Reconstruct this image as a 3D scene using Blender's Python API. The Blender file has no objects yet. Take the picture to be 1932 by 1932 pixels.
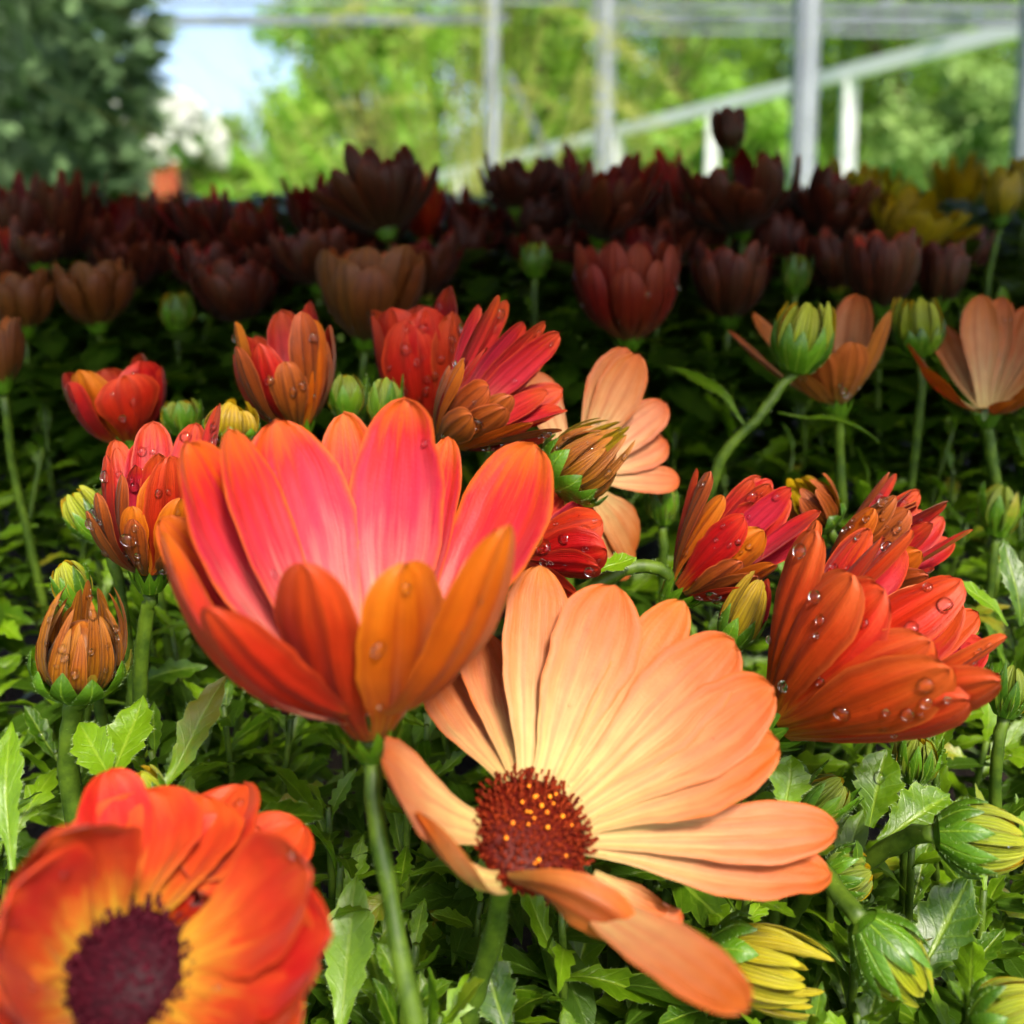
import bpy, math, random
from math import radians, sin, cos, pi, sqrt
from mathutils import Vector, Matrix
from mathutils.bvhtree import BVHTree

random.seed(11)
S = bpy.context.scene
COL = S.collection
V = Vector

# ------------------------------------------------------------------ camera
CAM = V((0, 0, 1.15))
PITCH = radians(8.0)
HORIZON = 361.0                                   # row of the horizon in a 1932-row picture
ROW0 = HORIZON + math.tan(PITCH) * 1932           # row of the lens axis (the picture is the lower part of the frame)
CF = V((0, cos(PITCH), -sin(PITCH)))
CU = V((0, sin(PITCH), cos(PITCH)))
RT = V((1, 0, 0))
TILT = radians(17.4)                              # frame used to state how flowers lean
FWD = V((0, cos(TILT), -sin(TILT)))
UP = V((0, sin(TILT), cos(TILT)))
cd = bpy.data.cameras.new('camera')
cam = bpy.data.objects.new('camera', cd)
COL.objects.link(cam)
cam.location = CAM
cam.rotation_euler = (pi / 2 - PITCH, 0, 0)
cd.sensor_width = 36
cd.lens = 36
cd.shift_y = (ROW0 - 966) / 1932
cd.clip_start = 0.01
cd.clip_end = 3000
cd.dof.use_dof = True
cd.dof.focus_distance = 0.235
cd.dof.aperture_fstop = 36 / 3.3
S.camera = cam

# ------------------------------------------------------------------ light
SUN_EL, SUN_AZ = 50, 158          # azimuth clockwise from +Y: behind the camera, a little to the right
w = bpy.data.worlds.new('World')
S.world = w
w.use_nodes = True
wn = w.node_tree.nodes
sky = wn.new('ShaderNodeTexSky')
sky.sky_type = 'NISHITA'
sky.sun_disc = False
sky.sun_elevation = radians(SUN_EL)
sky.sun_rotation = radians(SUN_AZ)
sky.air_density = 0.7
sky.dust_density = 3.0
sky.ozone_density = 0.8
w.node_tree.links.new(sky.outputs[0], wn['Background'].inputs[0])
wn['Background'].inputs[1].default_value = 0.13
sl = bpy.data.lights.new('sun', 'SUN')
sl.energy = 2.6
sl.angle = radians(10)
sl.color = (1.0, 0.92, 0.78)
so = bpy.data.objects.new('sun', sl)
COL.objects.link(so)
sd = V((sin(radians(SUN_AZ)) * cos(radians(SUN_EL)), cos(radians(SUN_AZ)) * cos(radians(SUN_EL)), sin(radians(SUN_EL))))
so.rotation_euler = sd.to_track_quat('Z', 'Y').to_euler()
so.location = (0, -3, 6)

S.view_settings.view_transform = 'Standard'
S.view_settings.look = 'None'
S.view_settings.gamma = 1
S.view_settings.exposure = 1.48
S.render.engine = 'CYCLES'
S.cycles.use_denoising = True
S.cycles.use_adaptive_sampling = True
S.cycles.adaptive_threshold = 0.03
S.cycles.max_bounces = 6
S.cycles.transmission_bounces = 6
S.cycles.transparent_max_bounces = 8
S.cycles.diffuse_bounces = 3
S.cycles.caustics_refractive = True
S.cycles.caustics_reflective = False
S.cycles.sample_clamp_indirect = 6


# ------------------------------------------------------------------ helpers
def P(px, py, d):
    """a point seen at (px, py) of a 1932-wide picture, d metres along the view axis"""
    return CAM + d * (CF + RT * ((px - 966) / 1932) + CU * ((ROW0 - py) / 1932))


def K(d):
    return d / 1932


def lin(c):
    return tuple(((x / 255) / 12.92 if x / 255 <= 0.04045 else ((x / 255 + 0.055) / 1.055) ** 2.4) for x in c) + (1.0,)


def thing(name, label, cat, loc, group=None):
    o = bpy.data.objects.new(name, None)
    o.empty_display_size = 0.01
    COL.objects.link(o)
    o.location = loc
    o['label'] = label
    o['category'] = cat
    if group:
        o['group'] = group
    return o


def part(name, me, parent=None):
    o = bpy.data.objects.new(name, me)
    COL.objects.link(o)
    if parent:
        o.parent = parent
    return o


def tag(o, label, cat, group=None, kind=None):
    o['label'] = label
    o['category'] = cat
    if group:
        o['group'] = group
    if kind:
        o['kind'] = kind
    return o


def struct(o):
    o['kind'] = 'structure'
    return o


def mesh(name, vs, fs, mats, uvs=None, mi=None, smooth=True):
    me = bpy.data.meshes.new(name)
    me.from_pydata([tuple(v) for v in vs], [], fs)
    for m in mats:
        me.materials.append(m)
    n = len(me.polygons)
    if mi:
        me.polygons.foreach_set('material_index', mi)
    if smooth:
        me.polygons.foreach_set('use_smooth', [True] * n)
    if uvs:
        l = me.uv_layers.new(name='UVMap')
        flat = []
        for f in fs:
            for i in f:
                flat.extend(uvs[i])
        l.data.foreach_set('uv', flat)
    me.update()
    return me


class MB:
    """collects simple shapes into one mesh"""
    def __init__(self):
        self.v = []
        self.f = []
        self.uv = []
        self.mi = []

    def add(self, vs, fs, uvs=None, m=0):
        o = len(self.v)
        self.v.extend(vs)
        self.f.extend([tuple(i + o for i in f) for f in fs])
        self.uv.extend(uvs if uvs else [(0.5, 0.5)] * len(vs))
        self.mi.extend([m] * len(fs))

    def box(self, c, s, rot=None, m=0):
        c = V(c)
        vs = []
        for x in (-1, 1):
            for y in (-1, 1):
                for z in (-1, 1):
                    p = V((x * s[0] / 2, y * s[1] / 2, z * s[2] / 2))
                    if rot:
                        p = rot @ p
                    vs.append(c + p)
        self.add(vs, [(0, 1, 3, 2), (4, 6, 7, 5), (0, 4, 5, 1), (2, 3, 7, 6), (0, 2, 6, 4), (1, 5, 7, 3)], m=m)

    def tube(self, pts, rads, n=8, m=0, cap=True):
        vs, fs, uv = [], [], []
        k = len(pts)
        t0 = (pts[1] - pts[0]).normalized()
        a = t0.orthogonal().normalized()
        for i, p in enumerate(pts):
            t = (pts[min(i + 1, k - 1)] - pts[max(i - 1, 0)]).normalized()
            a = (a - t * a.dot(t)).normalized()
            b = t.cross(a)
            for j in range(n):
                an = 2 * pi * j / n
                vs.append(p + (a * cos(an) + b * sin(an)) * rads[i])
                uv.append((i / (k - 1), j / n))
        for i in range(k - 1):
            for j in range(n):
                j2 = (j + 1) % n
                fs.append((i * n + j, i * n + j2, (i + 1) * n + j2, (i + 1) * n + j))
        if cap:
            fs.append(tuple(range(n))[::-1])
            fs.append(tuple((k - 1) * n + j for j in range(n)))
        self.add(vs, fs, uv, m)

    def build(self, name, mats, parent=None, origin=None, smooth=True):
        vs = [v - origin for v in self.v] if origin is not None else self.v
        return part(name, mesh(name, vs, self.f, mats, self.uv, self.mi, smooth), parent)


def bez(pts, n):
    """Catmull-Rom samples through the points"""
    if len(pts) == 2:
        return [pts[0].lerp(pts[1], i / n) for i in range(n + 1)]
    q = [pts[0] * 2 - pts[1]] + list(pts) + [pts[-1] * 2 - pts[-2]]
    out = []
    segs = len(pts) - 1
    for i in range(n + 1):
        s = i / n * segs
        k = min(int(s), segs - 1)
        t = s - k
        a, b, c, d = q[k:k + 4]
        out.append(0.5 * ((2 * b) + (c - a) * t + (2 * a - 5 * b + 4 * c - d) * t * t + (3 * b - a - 3 * c + d) * t ** 3))
    return out


# ------------------------------------------------------------------ materials
def newmat(name):
    m = bpy.data.materials.new(name)
    m.use_nodes = True
    nt = m.node_tree
    for n in list(nt.nodes):
        if n.type != 'OUTPUT_MATERIAL':
            nt.nodes.remove(n)
    out = [n for n in nt.nodes if n.type == 'OUTPUT_MATERIAL'][0]
    return m, nt, out


def nd(nt, t, ins=None, **kw):
    n = nt.nodes.new(t)
    for k, v in kw.items():
        setattr(n, k, v)
    if ins:
        for k, v in ins.items():
            if isinstance(v, bpy.types.NodeSocket):
                nt.links.new(v, n.inputs[k])
            else:
                n.inputs[k].default_value = v
    return n


def math_(nt, op, a, b=None, c=None, clamp=False):
    n = nt.nodes.new('ShaderNodeMath')
    n.operation = op
    n.use_clamp = clamp
    for i, x in enumerate((a, b, c)):
        if x is None:
            continue
        if isinstance(x, bpy.types.NodeSocket):
            nt.links.new(x, n.inputs[i])
        else:
            n.inputs[i].default_value = x
    return n.outputs[0]


def mixc(nt, f, a, b, mode='MIX'):
    n = nt.nodes.new('ShaderNodeMix')
    n.data_type = 'RGBA'
    n.blend_type = mode
    for i, x in ((0, f), (6, a), (7, b)):
        if isinstance(x, bpy.types.NodeSocket):
            nt.links.new(x, n.inputs[i])
        else:
            n.inputs[i].default_value = x
    return n.outputs[2]


def ramp(nt, fac, stops, interp='LINEAR'):
    n = nt.nodes.new('ShaderNodeValToRGB')
    cr = n.color_ramp
    cr.interpolation = interp
    while len(cr.elements) < len(stops):
        cr.elements.new(0.5)
    for e, (p, c) in zip(cr.elements, stops):
        e.position = p
        e.color = c
    nt.links.new(fac, n.inputs[0])
    return n.outputs[0]


def smooth(nt, x, lo, hi):
    n = nt.nodes.new('ShaderNodeMapRange')
    n.interpolation_type = 'SMOOTHSTEP'
    nt.links.new(x, n.inputs[0])
    n.inputs[1].default_value = lo
    n.inputs[2].default_value = hi
    return n.outputs[0]


PA = 0.7      # petals reflect less than their picture values


def plin(c):
    r = lin(c)
    return (r[0] * PA, r[1] * PA, r[2] * PA, 1.0)


def petal_mat(name, stops, rim, vein, vein_amt=0.35, rim_at=0.8, trans=0.48, rough=0.46, stripes=3.5, center=None):
    """stops along the petal, rim colour at the margin, vein colour in fine lines along it"""
    m, nt, out = newmat(name)
    uv = nd(nt, 'ShaderNodeUVMap').outputs[0]
    sep = nd(nt, 'ShaderNodeSeparateXYZ', {0: uv})
    u, v = sep.outputs[0], sep.outputs[1]
    oi = nd(nt, 'ShaderNodeObjectInfo')
    rnd = oi.outputs['Random']
    co = nd(nt, 'ShaderNodeTexCoord').outputs['Object']
    nz = nd(nt, 'ShaderNodeTexNoise', {'Vector': co, 'Scale': 260.0, 'Detail': 3.0}).outputs[0]
    # noise that runs along the petal
    cmb = nd(nt, 'ShaderNodeCombineXYZ', {0: math_(nt, 'MULTIPLY', u, 2.2), 1: math_(nt, 'MULTIPLY', v, 13.0), 2: math_(nt, 'MULTIPLY', rnd, 50.0)})
    nl = nd(nt, 'ShaderNodeTexNoise', {'Vector': cmb.outputs[0], 'Scale': 1.0, 'Detail': 4.0, 'Roughness': 0.6}).outputs[0]
    cmb2 = nd(nt, 'ShaderNodeCombineXYZ', {0: math_(nt, 'MULTIPLY', u, 3.0), 1: math_(nt, 'MULTIPLY', v, 46.0), 2: math_(nt, 'MULTIPLY', rnd, 31.0)})
    nf = nd(nt, 'ShaderNodeTexNoise', {'Vector': cmb2.outputs[0], 'Scale': 1.0, 'Detail': 2.0}).outputs[0]
    av = math_(nt, 'MULTIPLY', math_(nt, 'ABSOLUTE', math_(nt, 'SUBTRACT', v, 0.5)), 2.0)
    pos = math_(nt, 'ADD', u, math_(nt, 'MULTIPLY', math_(nt, 'SUBTRACT', nl, 0.5), 0.55))
    pos = math_(nt, 'ADD', pos, math_(nt, 'MULTIPLY', math_(nt, 'SUBTRACT', rnd, 0.5), 0.12))
    col = ramp(nt, pos, [(p, plin(c)) for p, c in stops], 'EASE')
    if center:
        fc = math_(nt, 'MULTIPLY', math_(nt, 'SUBTRACT', 1.0, smooth(nt, av, 0.25, 0.85)), 0.8)
        col = mixc(nt, fc, col, plin(center))
    # rim
    rv = smooth(nt, math_(nt, 'ADD', av, math_(nt, 'MULTIPLY', math_(nt, 'SUBTRACT', nz, 0.5), 0.25)), rim_at, 1.02)
    ru = smooth(nt, u, 0.86, 1.02)
    rr = math_(nt, 'MAXIMUM', rv, ru)
    rr = math_(nt, 'MULTIPLY', rr, smooth(nt, u, 0.1, 0.55))
    col = mixc(nt, math_(nt, 'MULTIPLY', rr, 0.85), col, plin(rim))
    # veins
    sw = math_(nt, 'SINE', math_(nt, 'MULTIPLY', math_(nt, 'ADD', v, math_(nt, 'MULTIPLY', math_(nt, 'SUBTRACT', nl, 0.5), 0.1)), 2 * pi * stripes))
    sv = math_(nt, 'MULTIPLY', smooth(nt, sw, 0.1, 1.0), vein_amt)
    fine = math_(nt, 'MULTIPLY', smooth(nt, nf, 0.45, 0.75), vein_amt * 0.8)
    vv = math_(nt, 'MAXIMUM', sv, fine)
    vv = math_(nt, 'MULTIPLY', vv, math_(nt, 'SUBTRACT', 1.0, math_(nt, 'MULTIPLY', smooth(nt, u, 0.7, 1.0), 0.6)))
    col = mixc(nt, vv, col, plin(vein))
    sp = nd(nt, 'ShaderNodeTexNoise', {'Vector': co, 'Scale': 1500.0, 'Detail': 2.0}).outputs[0]
    col = mixc(nt, math_(nt, 'MULTIPLY', smooth(nt, sp, 0.68, 0.76), 0.35), col, plin(vein))
    # blotches
    hsv = nd(nt, 'ShaderNodeHueSaturation', {'Color': col,
             'Hue': math_(nt, 'ADD', 0.5, math_(nt, 'MULTIPLY', math_(nt, 'SUBTRACT', rnd, 0.5), 0.012)),
             'Value': math_(nt, 'ADD', 0.86, math_(nt, 'MULTIPLY', nz, 0.3))})
    col = hsv.outputs[0]
    bh = math_(nt, 'ADD', math_(nt, 'MULTIPLY', sw, -0.5), math_(nt, 'ADD', math_(nt, 'MULTIPLY', nf, 0.9), math_(nt, 'MULTIPLY', sp, 0.5)))
    bp = nd(nt, 'ShaderNodeBump', {'Height': bh, 'Strength': 0.5, 'Distance': 0.0003})
    b = nd(nt, 'ShaderNodeBsdfPrincipled', {'Base Color': col, 'Roughness': rough, 'Specular IOR Level': 0.35,
                                            'Normal': bp.outputs[0], 'Sheen Weight': 0.06, 'Sheen Roughness': 0.4})
    t = nd(nt, 'ShaderNodeBsdfTranslucent', {'Color': col, 'Normal': bp.outputs[0]})
    mx = nd(nt, 'ShaderNodeMixShader', {0: trans, 1: b.outputs[0], 2: t.outputs[0]})
    nt.links.new(mx.outputs[0], out.inputs[0])
    return m


def leaf_mat(name, dark, light, rib, trans=0.3, rough=0.32, spec=0.6):
    m, nt, out = newmat(name)
    uv = nd(nt, 'ShaderNodeUVMap').outputs[0]
    sep = nd(nt, 'ShaderNodeSeparateXYZ', {0: uv})
    u, v = sep.outputs[0], sep.outputs[1]
    rnd = nd(nt, 'ShaderNodeObjectInfo').outputs['Random']
    co = nd(nt, 'ShaderNodeTexCoord').outputs['Object']
    nz = nd(nt, 'ShaderNodeTexNoise', {'Vector': co, 'Scale': 420.0, 'Detail': 5.0, 'Roughness': 0.65}).outputs[0]
    av = math_(nt, 'MULTIPLY', math_(nt, 'ABSOLUTE', math_(nt, 'SUBTRACT', v, 0.5)), 2.0)
    f = math_(nt, 'ADD', math_(nt, 'MULTIPLY', nz, 0.9), math_(nt, 'MULTIPLY', math_(nt, 'SUBTRACT', rnd, 0.5), 0.9), clamp=True)
    col = mixc(nt, f, lin(dark), lin(light))
    col = mixc(nt, math_(nt, 'MULTIPLY', smooth(nt, rnd, 0.93, 0.97), math_(nt, 'MULTIPLY', smooth(nt, math_(nt, 'ADD', u, nz), 0.6, 1.3), 0.8)), col, lin((150, 128, 40)))
    # side veins
    sv = math_(nt, 'SINE', math_(nt, 'MULTIPLY', math_(nt, 'SUBTRACT', u, math_(nt, 'MULTIPLY', av, 0.22)), 46.0))
    svm = math_(nt, 'MULTIPLY', smooth(nt, sv, 0.7, 1.0), 0.1)
    col = mixc(nt, svm, col, lin(rib))
    mr = math_(nt, 'SUBTRACT', 1.0, smooth(nt, av, 0.03, 0.14))
    mr = math_(nt, 'MULTIPLY', mr, math_(nt, 'SUBTRACT', 1.0, math_(nt, 'MULTIPLY', u, 0.6)))
    col = mixc(nt, math_(nt, 'MULTIPLY', mr, 0.8), col, lin(rib))
    edge = math_(nt, 'MULTIPLY', smooth(nt, av, 0.86, 1.0), 0.3)
    col = mixc(nt, edge, col, lin(rib))
    bh = math_(nt, 'ADD', math_(nt, 'MULTIPLY', mr, -0.7), math_(nt, 'ADD', math_(nt, 'MULTIPLY', svm, -2.0), nz))
    bp = nd(nt, 'ShaderNodeBump', {'Height': bh, 'Strength': 0.6, 'Distance': 0.0004})
    rg = math_(nt, 'ADD', rough - 0.12, math_(nt, 'MULTIPLY', nz, 0.3))
    b = nd(nt, 'ShaderNodeBsdfPrincipled', {'Base Color': col, 'Roughness': rg, 'Specular IOR Level': spec, 'Normal': bp.outputs[0]})
    t = nd(nt, 'ShaderNodeBsdfTranslucent', {'Color': mixc(nt, 0.5, col, lin((150, 190, 20)))})
    mx = nd(nt, 'ShaderNodeMixShader', {0: trans, 1: b.outputs[0], 2: t.outputs[0]})
    nt.links.new(mx.outputs[0], out.inputs[0])
    return m


def plain_mat(name, a, b, scale=40, rough=0.6, bump=0.3, bdist=0.002, spec=0.4, trans=0.0, detail=4, island=False):
    m, nt, out = newmat(name)
    co = nd(nt, 'ShaderNodeTexCoord').outputs['Object']
    nz = nd(nt, 'ShaderNodeTexNoise', {'Vector': co, 'Scale': float(scale), 'Detail': float(detail), 'Roughness': 0.6}).outputs[0]
    f = smooth(nt, nz, 0.3, 0.7)
    if island:
        ri = nd(nt, 'ShaderNodeNewGeometry').outputs['Random Per Island']
        f = math_(nt, 'MULTIPLY_ADD', f, 0.55, math_(nt, 'MULTIPLY', ri, 0.45))
    col = mixc(nt, f, lin(a), lin(b))
    bp = nd(nt, 'ShaderNodeBump', {'Height': nz, 'Strength': bump, 'Distance': bdist})
    bs = nd(nt, 'ShaderNodeBsdfPrincipled', {'Base Color': col, 'Roughness': rough, 'Specular IOR Level': spec, 'Normal': bp.outputs[0]})
    sh = bs.outputs[0]
    if trans:
        t = nd(nt, 'ShaderNodeBsdfTranslucent', {'Color': col})
        sh = nd(nt, 'ShaderNodeMixShader', {0: trans, 1: sh, 2: t.outputs[0]}).outputs[0]
    nt.links.new(sh, out.inputs[0])
    return m


M = {}
# inner faces
M['pink'] = petal_mat('pink_red_inner', [(0.05, (255, 232, 160)), (0.24, (255, 200, 160)), (0.42, (250, 138, 128)), (0.6, (242, 72, 82)), (0.78, (242, 58, 50)), (0.94, (246, 96, 26))],
                      (250, 130, 34), (232, 40, 76), 0.5, 0.8)
M['peach'] = petal_mat('peach_inner', [(0.07, (250, 226, 142)), (0.33, (249, 204, 132)), (0.55, (247, 168, 106)), (0.78, (243, 140, 74)), (0.97, (238, 116, 36))],
                       (242, 132, 44), (238, 142, 98), 0.45, 0.86)
M['scarlet'] = petal_mat('scarlet_inner', [(0.1, (250, 190, 60)), (0.28, (248, 140, 50)), (0.48, (242, 84, 40)), (0.75, (238, 60, 36)), (0.97, (246, 92, 40))],
                         (242, 84, 30), (214, 26, 16), 0.3, 0.85)
M['coral'] = petal_mat('coral_inner', [(0.05, (252, 200, 150)), (0.28, (244, 110, 100)), (0.55, (232, 50, 66)), (0.8, (232, 44, 44)), (0.97, (240, 80, 30))],
                       (240, 90, 44), (170, 14, 36), 0.5, 0.86)
M['apricot'] = petal_mat('apricot_inner', [(0.05, (250, 228, 150)), (0.3, (250, 204, 140)), (0.6, (246, 168, 108)), (0.95, (238, 134, 64))],
                         (228, 112, 40), (206, 98, 50), 0.4, 0.86)
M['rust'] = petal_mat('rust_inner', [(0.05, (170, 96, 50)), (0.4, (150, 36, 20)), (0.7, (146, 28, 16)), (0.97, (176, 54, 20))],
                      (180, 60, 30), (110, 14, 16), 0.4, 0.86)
M['yellow'] = petal_mat('yellow_inner', [(0.0, (236, 200, 40)), (0.5, (244, 210, 10)), (0.97, (244, 200, 10))],
                        (246, 206, 10), (210, 160, 10), 0.3, 0.86, trans=0.6)
# outer faces
M['ochre_o'] = petal_mat('ochre_outer', [(0.0, (222, 140, 20)), (0.3, (216, 96, 6)), (0.7, (230, 108, 6)), (0.97, (244, 130, 20))],
                         (246, 130, 20), (176, 40, 6), 0.4, 0.62, trans=0.46)
M['red_o'] = petal_mat('red_outer', [(0.0, (206, 100, 20)), (0.25, (196, 34, 8)), (0.7, (216, 38, 16)), (0.97, (238, 70, 28))],
                       (240, 80, 36), (140, 22, 10), 0.5, 0.7, trans=0.46)
M['flame_o'] = petal_mat('flame_outer', [(0.0, (224, 140, 24)), (0.28, (216, 70, 8)), (0.7, (236, 66, 16)), (0.97, (246, 96, 34))],
                         (246, 104, 44), (156, 30, 6), 0.45, 0.7, trans=0.46)
M['brown_o'] = petal_mat('brown_outer', [(0.0, (130, 90, 16)), (0.3, (150, 74, 8)), (0.7, (158, 70, 12)), (0.97, (180, 84, 20))],
                         (206, 96, 40), (74, 22, 4), 0.6, 0.74, trans=0.22)
M['bronze_o'] = petal_mat('bronze_outer', [(0.0, (140, 120, 24)), (0.3, (164, 104, 14)), (0.7, (180, 100, 16)), (0.97, (200, 120, 30))],
                          (214, 130, 44), (96, 36, 6), 0.55, 0.74, trans=0.3)
M['peach_o'] = petal_mat('peach_outer', [(0.0, (226, 170, 80)), (0.4, (220, 130, 60)), (0.9, (232, 126, 50))],
                         (240, 130, 50), (170, 70, 20), 0.5, 0.7, trans=0.35, center=(140, 60, 14))
M['apricot_o'] = petal_mat('apricot_outer', [(0.0, (190, 130, 50)), (0.4, (196, 110, 40)), (0.9, (206, 110, 44))],
                           (220, 124, 50), (130, 60, 16), 0.5, 0.7, trans=0.3)
M['fawn_o'] = petal_mat('fawn_outer', [(0.0, (112, 76, 22)), (0.4, (118, 62, 18)), (0.9, (132, 66, 20))],
                        (156, 88, 32), (70, 26, 8), 0.5, 0.7, trans=0.25)
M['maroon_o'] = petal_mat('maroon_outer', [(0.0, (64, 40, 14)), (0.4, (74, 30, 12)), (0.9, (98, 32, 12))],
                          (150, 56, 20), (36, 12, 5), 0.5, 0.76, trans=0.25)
M['olive_o'] = petal_mat('olive_outer', [(0.0, (130, 126, 16)), (0.5, (180, 150, 12)), (0.95, (206, 166, 14))],
                         (190, 160, 30), (90, 60, 14), 0.5, 0.8, trans=0.25)
M['lime_o'] = petal_mat('lime_outer', [(0.0, (96, 130, 14)), (0.5, (150, 166, 16)), (0.95, (184, 188, 34))],
                        (190, 194, 50), (86, 96, 8), 0.5, 0.8, trans=0.25)
M['green_o'] = petal_mat('green_outer', [(0.0, (76, 110, 14)), (0.5, (104, 130, 16)), (0.95, (130, 146, 24))],
                         (140, 156, 40), (70, 84, 10), 0.5, 0.8, trans=0.25)
M['gold_o'] = petal_mat('gold_outer', [(0.0, (140, 140, 10)), (0.5, (184, 166, 8)), (0.95, (196, 184, 20))],
                        (220, 204, 30), (130, 110, 10), 0.5, 0.8, trans=0.25)

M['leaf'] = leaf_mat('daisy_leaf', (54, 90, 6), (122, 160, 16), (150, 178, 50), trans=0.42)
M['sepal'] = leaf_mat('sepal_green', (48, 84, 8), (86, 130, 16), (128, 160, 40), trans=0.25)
M['under'] = leaf_mat('undergrowth_leaf', (30, 52, 6), (58, 88, 12), (80, 108, 30), trans=0.3)  # leaf green darkened so gaps between the shoots look shaded
M['stem'] = plain_mat('daisy_stem', (42, 66, 8), (84, 108, 22), 160, 0.5, 0.4, 0.0005, trans=0.15)
M['stem_red'] = plain_mat('old_stem', (92, 70, 30), (96, 116, 40), 160, 0.55, 0.4, 0.0005)
M['hair'] = plain_mat('fine_hair', (150, 186, 110), (190, 214, 150), 100, 0.5, 0.0, 0.001, trans=0.4)
M['disc_red'] = plain_mat('disc_red', (54, 8, 4), (84, 18, 6), 900, 0.45, 0.5, 0.0004, spec=0.08)
M['floret_red'] = plain_mat('floret_red', (58, 6, 3), (124, 40, 10), 700, 0.7, 0.2, 0.0003, island=True, spec=0.08)
M['pollen'] = plain_mat('pollen_orange', (220, 110, 10), (244, 150, 20), 900, 0.6, 0.2, 0.0002)
M['disc_dark'] = plain_mat('disc_dark', (30, 4, 12), (50, 8, 20), 800, 0.5, 0.5, 0.0004, spec=0.08)
M['floret_dark'] = plain_mat('floret_dark', (36, 4, 14), (72, 14, 28), 700, 0.55, 0.2, 0.0003, island=True, spec=0.08)


def water_mat():
    """thin clear water: partly bends what lies behind it, partly lets light straight through, mirrors the sky at its skin"""
    m, nt, out = newmat('clear_water')
    rf = nd(nt, 'ShaderNodeBsdfRefraction', {'Color': (1, 1, 1, 1), 'Roughness': 0.0, 'IOR': 1.33})
    tr = nd(nt, 'ShaderNodeBsdfTransparent', {'Color': (1, 1, 1, 1)})
    mx = nd(nt, 'ShaderNodeMixShader', {0: 0.55, 1: rf.outputs[0], 2: tr.outputs[0]})
    gl = nd(nt, 'ShaderNodeBsdfGlossy', {'Color': (1, 1, 1, 1), 'Roughness': 0.04})
    fr = nd(nt, 'ShaderNodeFresnel', {'IOR': 1.33})
    m2 = nd(nt, 'ShaderNodeMixShader', {0: fr.outputs[0], 1: mx.outputs[0], 2: gl.outputs[0]})
    nt.links.new(m2.outputs[0], out.inputs[0])
    return m


M['water'] = water_mat()

# ------------------------------------------------------------------ petals
OCC_V, OCC_F = [], []      # coarse sheets used only to ask what hides what


def petal(parent, origin, p0, p1, p2, nref, W, mats, nu=14, nv=8, cup=0.25, twist=0.0, notch=0.02, ruffle=0.03,
          base=0.34, tm=0.66, groove=0.042, spots=None, name='petal', thick=0.00022, taper=None):
    """a ray petal: quadratic spine p0-p1-p2, inner face towards nref, two sheets that meet at the margin"""
    ph = random.uniform(0, 6.28)
    ph2 = random.uniform(0, 6.28)
    nick = random.uniform(0.45, 0.95)
    nside = random.choice((-1, 1))
    ndep = random.choice((0, 0, 0.05, 0.12))
    L = (p1 - p0).length + (p2 - p1).length
    gi, go, uvs = [], [], []
    lastN = None
    for i in range(nu + 1):
        s = i / nu
        t = 1 - (1 - s) ** 1.5
        pt = p0 * (1 - t) ** 2 + p1 * 2 * t * (1 - t) + p2 * t * t
        T = ((p1 - p0) * (1 - t) + (p2 - p1) * t).normalized()
        N = nref - T * nref.dot(T)
        if N.length < 0.25 and lastN is not None:
            N = lastN - T * lastN.dot(T)
        N.normalize()
        lastN = N
        Sd = T.cross(N)
        a = twist * t
        N2 = N * cos(a) + Sd * sin(a)
        Sd = T.cross(N2)
        x = min(t / tm, 1)
        f = base + (1 - base) * (x * x * (3 - 2 * x))
        if taper:
            f *= 1 - taper * t
        if t > tm:
            q = (t - tm) / (1 - tm)
            f *= max(0.0, 1 - q ** 2.3) ** 0.5
        hw = W / 2 * f
        for j in range(nv + 1):
            v = -1 + 2 * j / nv
            h = cup * hw * v * v
            h += groove * W * cos(v * pi * 2.5) * min(1, t * 3) * (1 - t * 0.5)
            h += ruffle * W * sin(t * 7 + ph + v * 2) * abs(v) ** 2 * t
            p = pt + Sd * (v * hw * (1 + 0.05 * sin(t * 9 + ph2 + v) + 0.022 * sin(t * 31 + ph) - (ndep * math.exp(-((t - nick) / 0.05) ** 2) if v * nside > 0.5 else 0))) + N2 * h
            if t > 0.8:
                p = p - T * (L * notch * (t - 0.8) / 0.2 * (0.6 * math.exp(-(v / 0.22) ** 2) + 0.25 * sin(v * 5 + ph)))
            e = 1 - v ** 6
            th = thick * (0.06 + 0.94 * e) * (1 - 0.9 * t ** 8)
            gi.append(p + N2 * th / 2 - origin)
            go.append(p - N2 * th / 2 - origin)
            uvs.append((t, (v + 1) / 2))
            if spots is not None and 0.2 < t < 0.93 and abs(v) < 0.75:
                spots.append((p + N2 * th / 2, N2.copy()))
                spots.append((p - N2 * th / 2, -N2))
    n1 = nv + 1
    fs, mi = [], []
    off = len(gi)
    for i in range(nu):
        for j in range(nv):
            a, b, c, d = i * n1 + j, i * n1 + j + 1, (i + 1) * n1 + j + 1, (i + 1) * n1 + j
            fs.append((a, d, c, b))
            mi.append(0)
            fs.append((off + a, off + b, off + c, off + d))
            mi.append(1)
    ii = list(range(0, nu, 3)) + [nu]
    jj = [0, nv // 2, nv]
    o_ = len(OCC_V)
    OCC_V.extend(gi[i * n1 + j] + origin for i in ii for j in jj)
    OCC_F.extend((o_ + i * 3 + j, o_ + i * 3 + j + 1, o_ + i * 3 + j + 4, o_ + i * 3 + j + 3) for i in range(len(ii) - 1) for j in range(2))
    me = mesh(name, gi + go, fs, [M[mats[0]], M[mats[1]]], uvs + uvs, mi)
    return part(name, me, parent)


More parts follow.
